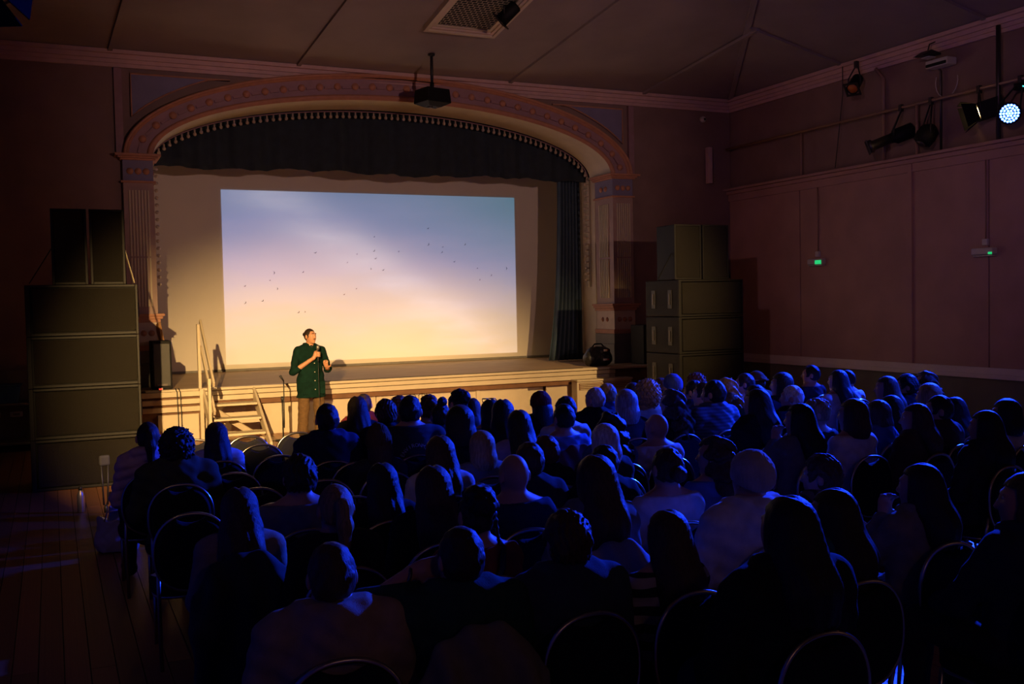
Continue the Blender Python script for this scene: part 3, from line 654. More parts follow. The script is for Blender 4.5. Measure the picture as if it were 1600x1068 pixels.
def orient(o, d): o.rotation_euler = Vector(d).to_track_quat('Z', 'Y').to_euler()
def fixture(name, label, hang, c, d, kind):
    """hang: clamp point on pipe, c: body centre, d: beam direction"""
    t = thing(name, label, 'stage light', tuple(hang), 0, 'stage lights on the side wall'); hang, c = Vector(hang), Vector(c); lc = c-hang
    MB().box(-.035, .035, -.03, .03, -.07, .05).build('clamp', 'steel_dark', t, .006)
    e = bpy.data.objects.new('yoke', None)
    dv = Vector(d).normalized(); side = dv.cross(Vector((0, 0, 1))).normalized(); r_ = .15 if kind != 'small' else .11
    MB().path([lc-side*r_, lc-side*r_+Vector((0, 0, .12)), Vector((0, 0, -.06))-side*.03, Vector((0, 0, -.06))+side*.03, lc+side*r_+Vector((0, 0, .12)), lc+side*r_], .014, 6).build('yoke', 'black_plastic', t)
    def part(nm, mb, mats): o = mb.build(nm, mats, t); o.location = lc; orient(o, dv); return o
    if kind == 'profile':
        part('housing', MB().lathe([(.10, -.36), (.13, -.34), (.13, -.05), (.09, 0), (.085, .05)], n=14), 'black_cab')
        part('lens_tube', MB().lathe([(.085, .04), (.085, .33), (.115, .35), (.115, .42), (.10, .42), (.10, .38), (.001, .37)], n=16), 'steel_dark')
        part('gel_frame', MB().box(-.12, .12, -.12, .12, .42, .435), 'black_plastic')
    if kind == 'small':
        part('housing', MB().lathe([(.07, -.22), (.10, -.20), (.105, .0), (.11, .12), (.10, .12), (.085, .05), (.001, .04)], n=14), 'black_cab')
        part('gel_frame', MB().box(-.13, .13, -.13, -.10, .12, .14).box(-.13, .13, .10, .13, .12, .14).box(-.13, -.10, -.1, .1, .12, .14).box(.10, .13, -.1, .1, .12, .14), 'black_plastic')
        M('amber_gel', (.55, .16, .03), .4); part('amber_lens', MB().lathe([(.09, .10), (.085, .115), (.001, .12)], n=14), 'amber_gel')
    if kind == 'fresnel':
        part('housing', MB().box(-.13, .13, -.13, .13, -.34, .02), 'black_cab')
        part('lens', MB().lathe([(.10, .02), (.10, .03), (.001, .045)], n=16), 'lamp_glow')
        for i in range(4):
            a = i*PI/2; R4 = Matrix.Rotation(a, 4, 'Z'); s1 = .125; m_ = MB()
            V = [(-s1, s1, .03), (s1, s1, .03), (s1*1.5, s1*1.75, .24), (-s1*1.5, s1*1.75, .24)]
            V = [R4 @ Vector(v_) for v_ in V]; nrm = (V[1]-V[0]).cross(V[3]-V[0]).normalized()*.006
            m_.add(V+[v_+nrm for v_ in V], [(0, 1, 2, 3), (7, 6, 5, 4), (0, 4, 5, 1), (1, 5, 6, 2), (2, 6, 7, 3), (3, 7, 4, 0)]); part('barn_door', m_, 'matte_black')
    if kind == 'mover':
        part('housing', MB().lathe([(.06, -.2), (.15, -.12), (.165, 0), (.15, .12), (.09, .15), (.001, .15)], n=16), 'black_cab')
        part('lens', MB().lathe([(.08, .15), (.085, .165), (.001, .17)], n=14), 'steel_dark')
    if kind == 'led':
        part('housing', MB().lathe([(.09, -.2), (.15, -.16), (.165, -.02), (.165, .02), (.15, .02)], n=18), 'black_cab')
        part('face', MB().lathe([(.15, .0), (.15, .012), (.001, .013)], n=18), 'steel_dark')
        lm = MB()
        for rr, nn in ((0, 1), (.04, 6), (.08, 12), (.12, 18)):
            for i in range(nn):
                x, y = rr*math.cos(2*PI*i/nn), rr*math.sin(2*PI*i/nn); lm.lathe([(.0198, .012), (.016, .024), (.001, .028)], (x, y, 0), 8)
        part('led_lens', lm, 'led_glow')
        MB().box(-.09, .09, -.05, .05, -.17, -.07, 0).box(-.03, .02, -.056, -.05, -.13, -.11, 1).build('control_box', ['black_cab', 'cyan_glow'], t, .006)
    return t
def rail_pt(u): p = at(u, 200, X=RX); return (RX, p[1], RZ)
c1 = at(1395, 215, X=RX-.15); fixture('profile_spotlight', 'long profile spotlight with lens tube hanging from the lighting rail', rail_pt(1408), c1, (-.75, .62, -.35), 'profile')
c1 = at(1447, 212, X=RX-.1); fixture('moving_light', 'round bodied dark light hanging beside the profile spotlight', rail_pt(1455), c1, (-.5, .2, -.75), 'mover')
c1 = at(1530, 175, X=RX-.12); fixture('barn_door_spotlight', 'warm lit spotlight with barn doors beside the blue lamp', rail_pt(1530), c1, (-.72, .66, -.28), 'fresnel')
led_d = Vector((0.0, 0.0, 2.0))-Vector(LED); led_d.z = -2.9; led_d.x = -9
fixture('led_par_lamp', 'round lamp of bright blue white diodes glowing on the lighting rail', (RX, LED[1]+.02, RZ), LED, led_d, 'led')
c1 = at(1335, 133, X=13.0); fixture('cornice_spotlight', 'small spotlight with amber lens hanging just below the cornice', (13.05, c1[1], float(at(1338, 100, X=13.05)[2])), c1, (-.6, -.25, -.6), 'small')
q = on_slope(800, 4); q2 = Vector(tuple(q))
fixture('vent_spotlight', 'small dark spotlight clamped beside the ceiling vent', (q2.x, q2.y, q2.z-.02), (q2.x-.12, q2.y-.05, q2.z-.22), (-.5, .5, -.55), 'small')
lamp_ll = fixture('barn_door_spotlight', 'warm lit spotlight with barn doors at the upper aisle edge of the hall', (LAMP_L[0]-.06, LAMP_L[1]-.1, 4.25), (LAMP_L[0]-.02, LAMP_L[1]-.16, LAMP_L[2]+.06), (.42, .86, -.3), 'fresnel')
tag(MB().path([(XL, LAMP_L[1]-.1, 4.30), (LAMP_L[0]+.1, LAMP_L[1]-.1, 4.30)], .024, 8).build('lamp_bracket', 'steel_dark'), 'dark wall bracket carrying the upper aisle spotlight', 'bracket')
# floodlight and emergency unit under the cornice
p = at(1449, 88, X=13.1)
fd = thing('floodlight', 'small black floodlight with pale lens under the cornice', 'floodlight', tuple(p))
MB().prism([(-.22, -.02), (.18, .02), (.2, .05), (-.02, .09)], 'y', -.1, .1).build('hood', 'black_plastic', fd); MB().box(-.05, .1, -.08, .08, -.028, -.012).build('lens', 'white_plastic', fd)
MB().path([(0, 0, .06), (.05, 0, .2), (.25, .0, .28)], .012, 6).build('bracket', 'black_plastic', fd)
p = at(1466, 98, X=13.2)
em = thing('emergency_lamp', 'long pale emergency lamp fitting on the wall below the floodlight', 'emergency lamp', tuple(p))
MB().box(-.05, .17, -.22, .22, -.06, .06).build('casing', 'white_plastic', em, .015); MB().box(-.07, -.04, -.2, .2, -.05, .0).build('diffuser', 'cab_edge', em, .01)
# exit lights on the panelled wall
def exit_lamp(u, v, top, label, gw=.17):
    p = at(u, v, X=XR-.06); t = thing('exit_lamp', label, 'emergency lamp', (XR-.035, p[1], p[2]), 0, 'green emergency lamps on the wall')
    MB().box(-.12, 0, -.20, .20, -.05, .06).build('casing', 'white_plastic', t, .02)
    MB().box(-.125, -.09, -.19, -.19+gw, -.045, .03 if gw > .1 else -.01).build('green_indicator', 'green_glow', t, .006)
    MB().box(-.11, -.0, -.19, .17, -.075, -.055).build('drip_tray', 'white_plastic', t, .004)
    MB().box(-.05, 0, -.05, .05, .10, .2).build('junction_box', 'white_plastic', t, .006)
    MB().path([(-.02, 0, .2), (-.02, 0, top-p[2])], .012, 6).build('conduit', 'pipe_paint', t)
exit_lamp(1278, 409, ZL-.26, 'green lit emergency lamp on the wall panel nearer the stage')
exit_lamp(1540, 393, ZL-.26, 'silver emergency lamp with a green light nearer the room side', .07)
# corner column loudspeaker and camera
p = at(1110, 258, Y=17.45); cs = thing('column_speaker', 'slim pale column loudspeaker in the corner by the panelled wall', 'loudspeaker', (p[0], 17.5, p[2]))
MB().box(-.05, .05, -.06, .06, -.38, .38).build('cabinet', 'cornice_paint', cs, .01); MB().box(.02, .10, .0, .05, -.3, .3).build('bracket', 'pipe_paint', cs)
p = at(1101, 186, Y=17.5); cc = thing('security_camera', 'small round security camera on the wall under the cornice', 'camera', (p[0], YW, p[2]))
MB().lathe([(.07, .0), (.07, .05), (.05, .09), (.02, .11)], n=12, M4=Matrix.Rotation(PI/2, 4, 'X')).build('housing', 'white_plastic', cc); MB().lathe([(.03, .10), (.02, .125)], n=10, M4=Matrix.Rotation(PI/2, 4, 'X')).build('lens', 'black_plastic', cc)

# ------------------------------------------------------------------ microphone stand
p = at(443, 688, Z=0); ms = thing('microphone_stand', 'thin black microphone stand beside the presenter', 'microphone stand', (p[0], p[1], 0))
MB().lathe([(.13, 0), (.13, .015), (.03, .03)], n=18).build('base', 'black_plastic', ms); MB().path([(0, 0, .02), (0, 0, .66)], .012, 8).build('pole', 'black_plastic', ms)
MB().lathe([(.02, .62), (.025, .66), (.018, .70)], n=10).build('clutch', 'black_plastic', ms)
MB().path([(.02, 0, .20), (.03, 0, .95)], .009, 8).build('boom', 'black_plastic', ms); MB().path([(.03, 0, .94), (.0, -.02, .985), (-.03, -.03, 1.03)], [.012, .016, .02], 8).build('clip', 'black_plastic', ms)

# ------------------------------------------------------------------ people: shared bodies, clothes and hair
HC = np.array([0, -.10, 1.165])                       # head centre of a seated figure
BW = {'w': .90, 'm': 1.0, 'b': 1.14}                  # build: width factor
def rotp(p, yaw, c=(0, -.10, 0)):
    ca, sa = math.cos(yaw), math.sin(yaw); x, y = p[0]-c[0], p[1]-c[1]; return (c[0]+x*ca-y*sa, c[1]+x*sa+y*ca, p[2])
def head_parts(f, c, yaw, k=.02):
    c = np.array(c); cc = (c[0], c[1], 0)
    def q(x, y, z): return rotp((c[0]+x, c[1]+y, c[2]+z), yaw, cc)
    f.ell(q(0, -.005, 0), (.076, .094, .104), k, yaw); f.ell(q(0, .035, -.065), (.056, .058, .068), .03, yaw); f.ell(q(0, .055, -.015), (.058, .040, .06), .03, yaw)
    f.seg(q(0, .088, .01), q(0, .112, -.032), .009, .013, .012); f.ell(q(0, .088, -.064), (.024, .012, .010), .01, yaw); f.ell(q(0, .075, -.105), (.024, .02, .02), .015, yaw)
    for s_ in (-1, 1):
        f.ell(q(s_*.083, -.008, -.018), (.011, .021, .034), .008, yaw); f.ell(q(s_*.032, .096, .012), (.018, .014, .012), .012, yaw, 's'); f.seg(q(s_*.012, .09, .03), q(s_*.045, .08, .03), .009, .008, .012)
def hand(f, w, d, upv, r=.0088, curl=.5, s_=1):
    """palm and five fingers from wrist w along d"""
    w, d = Vector(w), Vector(d).normalized(); u = Vector(upv); u = (u-d*u.dot(d)).normalized(); x = d.cross(u)*s_
    k = w+d*.085; f.seg(w, w+d*.05, .026, .03, .01); f.seg(w+d*.03-x*.022, k-x*.028, .016, .014, .015); f.seg(w+d*.03+x*.022, k+x*.028, .016, .014, .015); f.seg(w+d*.03, k, .017, .015, .015)
    for i, (o_, L_) in enumerate(((-.032, .072), (-.011, .082), (.011, .078), (.031, .06))):
        p0 = k+x*o_; p1 = p0+(d*math.cos(curl*.5)-u*math.sin(curl*.5)+x*o_*3)*L_*.5; p2 = p1+(d*math.cos(curl*1.4)-u*math.sin(curl*1.4))*L_*.5
        f.seg(p0, p1, r*1.05, r, .006); f.seg(p1, p2, r, r*.85, .004)
    t0 = w+d*.025-x*.03; t1 = t0+(d*.6-x*.8-u*.2).normalized()*.045; t2 = t1+(d*.9-x*.35-u*.3).normalized()*.035
    f.seg(t0, t1, .013, .011, .012); f.seg(t1, t2, .011, .0085, .004)
def arms(pose, w):
    A = {}
    for s_ in (-1, 1):
        A[s_] = [(s_*.178*w, -.10, .955), (s_*.235*w, -.05, .70), (s_*.11, .15, .625)]
    if pose == 'headhand': A[-1] = [(-.178*w, -.10, .955), (-.335, -.02, 1.00), (-.165, .0, 1.10)]
    if pose == 'chin': A[-1] = [(-.178*w, -.10, .955), (-.22, .10, .74), (-.085, .055, .985)]
    if pose == 'forward':
        for s_ in (-1, 1): A[s_] = [(s_*.178*w, -.08, .955), (s_*.24*w, .06, .72), (s_*.09, .26, .64)]
    return A
def torso(f, w, e=0.0):
    f.chain([(0, -.07, .50), (0, -.075, .68), (0, -.095, .86), (0, -.10, .95)], [.165*w+e, .146*w+e, .162*w+e, .125*w+e], .06, 1.42)
    for s_ in (-1, 1): f.seg((0, -.105, 1.015), (s_*.165*w, -.10, .962), .046+e, .056+e, .05)
def legs(f, e=0.0, foot=True):
    for s_ in (-1, 1):
        f.chain([(s_*.09, -.05, .535), (s_*.12, .36, .535), (s_*.125, .37, .11)], [.086+e, .060+e, .040+e], .03)
        if foot: f.seg((s_*.125, .36, .055), (s_*.135, .53, .042), .04+e, .034+e, .03)
BODY, TOPS, HAIR = {}, {}, {}
def body(build, yaw, pose):
    key = (build, yaw, pose)
    if key in BODY: return BODY[key]
    w = BW[build]; f = Field((-.44, -.34, .0), (.44, .66, 1.32), .0105); torso(f, w); legs(f)
    A = arms(pose, w)
    for s_ in (-1, 1):
        a, b, c = A[s_]; f.chain([a, b, c], [.050*w, .040*w, .027], .025)
        d = Vector(c)-Vector(b)
        if pose == 'headhand' and s_ < 0: hand(f, c, (.8, -.12, .12), (-.1, -1, .25), .0095, .35, -1)
        elif pose == 'chin' and s_ < 0: hand(f, c, (.35, .25, .9), (.2, 1, 0), .0095, 1.2, 1)
        else: hand(f, c, (-s_*.5, .75, -.12), (0, .1, 1), .0095, .6, s_)
    f.seg((0, -.11, .98), (0, -.098, 1.10), .054*w**.5, .05*w**.5, .04); head_parts(f, HC, yaw)
    f.cut(lambda X, Y, Z: .004-Z); BODY[key] = f.mesh('person', 'skin'); return BODY[key]
def top(build, style, pose):
    key = (build, style, pose)
    if key in TOPS: return TOPS[key]
    w = BW[build]; e = {'tee': .012, 'knit': .020, 'hoodie': .026, 'jacket': .026, 'puffer': .036}[style]
    f = Field((-.46, -.36, .36), (.46, .42, 1.16), .0105); torso(f, w, e)
    A = arms(pose, w)
    for s_ in (-1, 1):
        a, b, c = A[s_]; c2 = tuple(np.array(b)+(np.array(c)-np.array(b))*(.92 if style != 'tee' else .18)); f.chain([a, b, c2], [.052*w+e, .043*w+e, .034+e*.8], .03)
    f.seg((0, -.115, .99), (0, -.105, 1.035), .058+e*.6, .060+e*.35, .03)
    if style in ('hoodie',):
        P = [(-.10, -.05, 1.035), (-.085, -.15, 1.04), (0, -.205, 1.03), (.085, -.15, 1.04), (.10, -.05, 1.035)]; f.chain(P, [.03, .04, .045, .04, .03], .03); f.ell((0, -.205, .965), (.105, .045, .085), .04)
    if style == 'jacket':
        P = [(-.075, -.04, 1.045), (-.07, -.13, 1.06), (0, -.17, 1.065), (.07, -.13, 1.06), (.075, -.04, 1.045)]; f.chain(P, [.02, .024, .026, .024, .02], .02)
    if style == 'puffer':
        P = [(-.09, -.04, 1.04), (-.085, -.15, 1.05), (0, -.20, 1.05), (.085, -.15, 1.05), (.09, -.04, 1.04)]; f.chain(P, [.04, .045, .05, .045, .04], .03)
        f.disp(lambda X, Y, Z: .012*(1-np.abs(np.sin((Z+.25*np.abs(X))*PI/.075)))+.003*wob(X, Y, Z, 60))
    elif style == 'knit': f.disp(lambda X, Y, Z: .003*wob(X, Y, Z, 26)+.0012*np.sin(Z*420))
    else: f.disp(lambda X, Y, Z: .0055*wob(X, Y, Z, 21)+.003*np.sin((Z*1.4+X*.8)*48+2*np.sin(X*9)))
    nz = {'tee': 1.02, 'knit': 1.055, 'hoodie': 1.085, 'jacket': 1.092, 'puffer': 1.10}[style]
    f.cut(lambda X, Y, Z: (Z-nz+.12*(Y+.10)*(Y > -.1)*2.2)*.9); f.cut(lambda X, Y, Z: .47-Z)
    TOPS[key] = f.mesh('top', 'denim'); return TOPS[key]
def simple_parts():
    f = Field((-.3, -.32, .06), (.3, .5, .72), .0115); f.chain([(0, -.07, .50), (0, -.075, .60)], [.178, .165], .05, 1.42); legs(f, .013, False)
    f.cut(lambda X, Y, Z: Z-.62).cut(lambda X, Y, Z: .09-Z).disp(lambda X, Y, Z: .004*wob(X, Y, Z, 26)); tr = f.mesh('trousers', 'denim')
    f = Field((-.24, .26, -.01), (.24, .64, .16), .009)
    for s_ in (-1, 1): f.seg((s_*.125, .355, .06), (s_*.135, .54, .045), .052, .046, .03); f.seg((s_*.125, .365, .06), (s_*.125, .37, .12), .05, .046, .03)
    f.cut(lambda X, Y, Z: .003-Z).cut(lambda X, Y, Z: Z-.125); return tr, f.mesh('shoes', 'shoe_leather')
TROUSERS, SHOES = simple_parts()
def hair(style):
    if style in HAIR: return HAIR[style]
    lo, hi = (-.17, -.24, -.45), (.17, .15, .24); h_ = .0075
    f = Field(lo, hi, h_)
    def cap(rx, ry, rz, dy=-.008): f.ell((0, dy, .0), (rx, ry, rz), .02)
    def face(y0=.052, slope=.25, top_=.058, jaw=-.2):   # clear the face below the hairline
        f.cut(lambda X, Y, Z: np.minimum((Y-y0+slope*(Z+.03)*(Z < 0)), (top_-Z))*.9)
    def nape(z): f.cut(lambda X, Y, Z: (z+.55*np.maximum(Y+.02, 0)-Z)*.85)
    def strands(a, fr): f.disp(lambda X, Y, Z: a*np.sin(np.arctan2(X, -Y-.02+0*Z)*fr+4*np.sin(Z*9)))
    def ears():
        for s_ in (-1, 1): f.ell((s_*.095, .01, -.045), (.026, .04, .055), .012, 0, 's')
    if style == 'short': cap(.087, .106, .116); face(.06); nape(-.075); ears(); f.disp(lambda X, Y, Z: .005*wob(X, Y, Z, 75))
    if style == 'buzz': cap(.0795, .0985, .1085, -.006); face(.055); nape(-.06); ears()
    if style == 'tousled': cap(.099, .117, .128); face(.068); nape(-.075); ears(); f.disp(lambda X, Y, Z: .006*wob(X, Y, Z, 62)+.006*np.abs(wob(X, Y, Z, 150))+.004*np.sin(X*230+4*np.sin(Z*30)+2*np.sin(Y*40)))
    if style == 'sidecut': f.ell((0, .0, .045), (.093, .11, .085), .02); cap(.081, .10, .11, -.006); face(.06); nape(-.06); f.disp(lambda X, Y, Z: .012*wob(X, Y, Z, 70)*(Z > .02))
    if style == 'curly': cap(.118, .128, .132, -.012); f.ell((0, -.03, -.07), (.098, .09, .09), .03); face(.055, .3, .06); f.disp(lambda X, Y, Z: .014*wob(X, Y, Z, 95)+.013*np.sin(X*190+1)*np.sin(Y*170+1)*np.sin(Z*185+2)); nape(-.15)
    if style in ('bob', 'bobwide'):
        a = 1.0 if style == 'bob' else 1.13
        cap(.09*a, .108, .118); f.chain([(0, -.022, .02), (0, -.022, -.135)], [.09*a, .098*a], .03); f.ell((0, -.06, -.09), (.098*a, .075, .08), .03); face(.035, .1, .06); strands(.0012, 60); f.cut(lambda X, Y, Z: -.155+.2*Y-Z)
    if style in ('long', 'wavy', 'verylong'):
        bt = {'long': -.32, 'wavy': -.34, 'verylong': -.43}[style]; ww = 1.1 if style == 'wavy' else 1.0
        cap(.088, .107, .117); f.chain([(0, -.02, .02), (0, -.03, -.12)], [.088*ww, .094*ww], .03); f.chain([(0, -.075, -.08), (0, -.125, -.2), (0, -.135, bt)], [.088*ww, .098*ww, .06], .05, 1.5)
        for s_ in (-1, 1): f.seg((s_*.055, -.06, -.1), (s_*.075, -.12, bt+.03), .05, .03, .04)
        face(.03, .05, .06); strands(.0013, 56); f.seg((0, .08, .10), (0, -.05, .125), .012, .008, .012, op='s'); f.disp(lambda X, Y, Z: .0035*np.sin(X*95+3*np.sin(Z*6))*(Z < 0)*np.minimum(-Z*6, 1))
        if style == 'wavy': f.disp(lambda X, Y, Z: .011*np.sin(Z*62+3*np.sin(X*24))+.007*wob(X, Y, Z, 55))
        f.cut(lambda X, Y, Z: (bt+.018*np.sin(X*75)+.012*np.sin(X*190+1)-Z))
    if style in ('ponytail', 'bun_top', 'bun_low', 'updo'):
        cap(.083, .103, .112); face(.058); nape(-.07)
        if style == 'ponytail':
            f.chain([(0, -.095, .03), (0, -.145, .03), (0, -.158, -.06), (0, -.15, -.25)], [.025, .032, .036, .014], .025); f.ell((0, -.112, .03), (.03, .022, .03), .006); strands(.002, 50)
        if style == 'bun_top': f.ell((0, -.055, .125), (.045, .045, .042), .012); f.disp(lambda X, Y, Z: .007*wob(X, Y, Z, 85))
        if style == 'bun_low': f.ell((0, -.125, -.025), (.045, .035, .045), .012); strands(.002, 50); f.disp(lambda X, Y, Z: .004*wob(X, Y, Z, 85))
        if style == 'updo': f.ell((.0, -.105, .06), (.06, .048, .055), .02); f.ell((0, -.03, .1), (.07, .07, .035), .03); f.seg((.07, -.05, -.03), (.085, -.07, -.16), .012, .006, .02); f.disp(lambda X, Y, Z: .009*wob(X, Y, Z, 75))
    if style == 'under_hat': # hair showing below a hat
        f.chain([(0, -.02, .0), (0, -.035, -.12)], [.087, .096], .03); f.chain([(0, -.085, -.06), (0, -.125, -.22)], [.085, .06], .05, 1.5); face(.02, .05, .02); strands(.0013, 56); f.cut(lambda X, Y, Z: Z-.03)
    if style == 'under_hat_short': f.ell((0, -.02, -.03), (.085, .1, .07), .02); face(.02, .1, .02); nape(-.08); f.cut(lambda X, Y, Z: Z-.03)
    if style in ('beanie', 'beanie_tall'):
        f.ell((0, -.012, .02), (.096, .116, .118 if style == 'beanie' else .15), .02); f.seg((0, -.012, -.0), (0, -.012, .03), .1, .1, .01, .88); f.cut(lambda X, Y, Z: (-.02+.35*Y)-Z)
        f.disp(lambda X, Y, Z: .0028*np.sin(np.arctan2(X, Y+.012+0*Z)*34)+.004*wob(X, Y, Z, 40))
    if style == 'cap':
        f.ell((0, -.01, .01), (.092, .112, .112), .02); f.cut(lambda X, Y, Z: .02-Z); f.seg((-.05, -.10, .03), (.05, -.10, .03), .02, .02, .02); f.seg((-.03, -.145, .015), (.03, -.145, .015), .012, .012, .03)
    HAIR[style] = f.mesh('hair', 'denim'); return HAIR[style]
def cmat(kind, c):
    nm = f'{kind}_{int(c[0]*1000)}_{int(c[1]*1000)}_{int(c[2]*1000)}'
    if kind == 'hair': return M(nm, c, .55, var=.4, vscale=26, stretch=(4, 4, .3), bump=.3, bscale=60, spec=.3)
    return M(nm, c, .9, var=.12, vscale=18, bump=.25, bscale=240, spec=.12)
HCOL = {'K': (.012, .010, .010), 'D': (.028, .017, .011), 'B': (.07, .038, .02), 'R': (.10, .035, .015), 'L': (.32, .20, .09), 'G': (.30, .28, .26), 'W': (.55, .52, .48)}
TC = {'black': (.014, .014, .017), 'charcoal': (.035, .035, .04), 'navy': (.02, .028, .06), 'grey': (.16, .16, .17), 'pale': (.52, .50, .50), 'white': (.68, .66, .64), 'beige': (.34, .26, .18), 'pink': (.55, .36, .42),
      'olive': (.055, .055, .035), 'green': (.025, .065, .045), 'denim': (.07, .11, .18), 'rust': (.26, .065, .03), 'mustard': (.33, .14, .03), 'brown': (.075, .045, .03), 'teal': (.03, .12, .12), 'maroon': (.12, .015, .02), 'lilac': (.34, .28, .42), 'check': (.10, .12, .16), 'sand': (.24, .20, .15), 'slate': (.04, .055, .07), 'blue': (.10, .17, .34)}
# shared meshes of the banquet chair
def chair_meshes():
    D = {}
    D['seat'] = MB()
    pts = [(.225*math.copysign(abs(math.cos(t))**.55, math.cos(t)), .0+.235*math.copysign(abs(math.sin(t))**.55, math.sin(t))) for t in np.linspace(0, 2*PI, 25)[:-1]]
    sm2 = MB(); Rg = []
    for sc, z in ((.9, .405), (1.0, .42), (1.0, .45), (.94, .475), (.6, .485)): Rg.append([(x*sc, y*sc, z) for x, y in pts]+[(pts[0][0]*sc, pts[0][1]*sc, z)])
    sm2.grid(Rg); sm2.add([(x*.6, y*.6, .485) for x, y in pts], [tuple(range(len(pts)))], 0, True); D['seat'] = sm2.mesh('seat', 'chair_fabric')
    zc, hh, hw_ = .675, .225, .212
    def oval(sc, dip=0.0):
        out = []
        for t in np.linspace(0, 2*PI, 49)[:-1]:
            x, z = hw_*sc*math.copysign(abs(math.cos(t))**.9, math.cos(t)), zc+hh*sc*math.copysign(abs(math.sin(t))**.85, math.sin(t))
            if dip and math.sin(t) > 0 and abs(x) < .085: z -= dip*math.cos(x/.085*PI/2)**.8
            out.append((x, z))
        return out
    P = oval(.955, .042); bk = MB(); ring = []
    for sc, y in ((.90, -.265), (1.0, -.275), (1.0, -.300), (.90, -.315)): ring.append([(x*sc, y, zc+(z-zc)*sc) for x, z in P]+[(P[0][0]*sc, y, zc+(P[0][1]-zc)*sc)])
    bk.grid(ring)
    for r_, fl_ in ((ring[0], 0), (ring[-1], 1)):
        c_ = (0, r_[0][1], zc-.01); bk.add(r_[:-1]+[c_], [(i, (i+1) % 48, 48) for i in range(48)], 0, True)
    D['backrest'] = bk.mesh('backrest', 'chair_fabric')
    D['back_frame'] = MB().path([(x, -.288, z) for x, z in oval(1.0)], .0115, 6, closed=True).mesh('back_frame', 'chair_frame')
    D['seat_frame'] = MB().path([(x*.93, y*.93, .40) for x, y in pts], .011, 6, closed=True).mesh('seat_frame', 'chair_frame')
    D['leg_front'] = MB().path([(0, 0, .40), (0, .035, 0.0)], [.0125, .011], 6).mesh('leg', 'chair_frame')
    D['leg_back'] = MB().path([(0, -.058, .56), (0, -.03, .42), (0, -.10, .0)], [.0125, .0125, .011], 6).mesh('leg', 'chair_frame')
    return D
CH = chair_meshes()
M('eye_white', (.6, .56, .5), .3); M('eye_dark', (.02, .013, .01), .3)
def eyes_mesh(s_):
    e = MB(); e.lathe([(.001, .0115), (.006, .0098), (.0115, 0), (.006, -.0098), (.001, -.0115)], (s_*.031, .081, .011), 8, 0, Matrix.Rotation(-PI/2, 4, 'X'))
    for k in range(8): e.m[k] = 1
    return e.mesh('eye', ['eye_white', 'eye_dark'])
EYES = [eyes_mesh(-1), eyes_mesh(1)]
def place_chair(x, y, rz, label, s=1.0):
    t = thing('banquet_chair', label, 'chair', (x, y, 0), rz, 'round-backed banquet chairs')
    for k in ('seat', 'backrest', 'back_frame', 'seat_frame'): obj(k, CH[k], t)
    for sx in (-1, 1): obj('leg', CH['leg_front'], t, (sx*.185, .18, 0)); obj('leg', CH['leg_back'], t, (sx*.19, -.21, 0))
    return t
def person(i, x, y, z, hr, hc, style, tcol, build, yawd, label, short, pose='sit', hat=None, hatc=None, rz=0.0, seat=True, extra=None):
    s_ = z/1.27; yaw = math.radians(yawd); yy = y+.10
    b = obj('person', body(build, yawd, pose) if False else body_q(build, yawd, pose), None, (x, yy, 0), rz); b.scale = (s_, s_, s_)
    tag(b, label, 'person', 'seated audience members')
    nm = {'tee': 'tshirt', 'knit': 'sweater', 'hoodie': 'hoodie', 'jacket': 'jacket', 'puffer': 'puffer_jacket'}[style]
    o = obj(nm, top(build, style, pose), b); objmat(o, cmat('cloth', TC[tcol])); tp = o
    o = obj('trousers', TROUSERS, b); objmat(o, 'denim' if i % 2 else 'black_trousers'); obj('shoes', SHOES, b)
    for k_ in (0, 1): o = obj('eye', EYES[k_], b, tuple(HC)); o.rotation_euler = (0, 0, yaw)
    if hr:
        o = obj('hair', hair(hr), b, tuple(HC)); o.rotation_euler = (0, 0, yaw); objmat(o, cmat('hair', HCOL[hc]))
    if hat:
        o = obj('cap' if hat == 'cap' else 'beanie', hair(hat), b, tuple(HC)); o.rotation_euler = (0, 0, yaw); objmat(o, cmat('cloth', hatc))
    if seat: place_chair(x, yy, rz, f'dark banquet chair occupied by the {short}')
    return b, tp
def body_q(build, yawd, pose): return body(build, math.radians(yawd), pose)

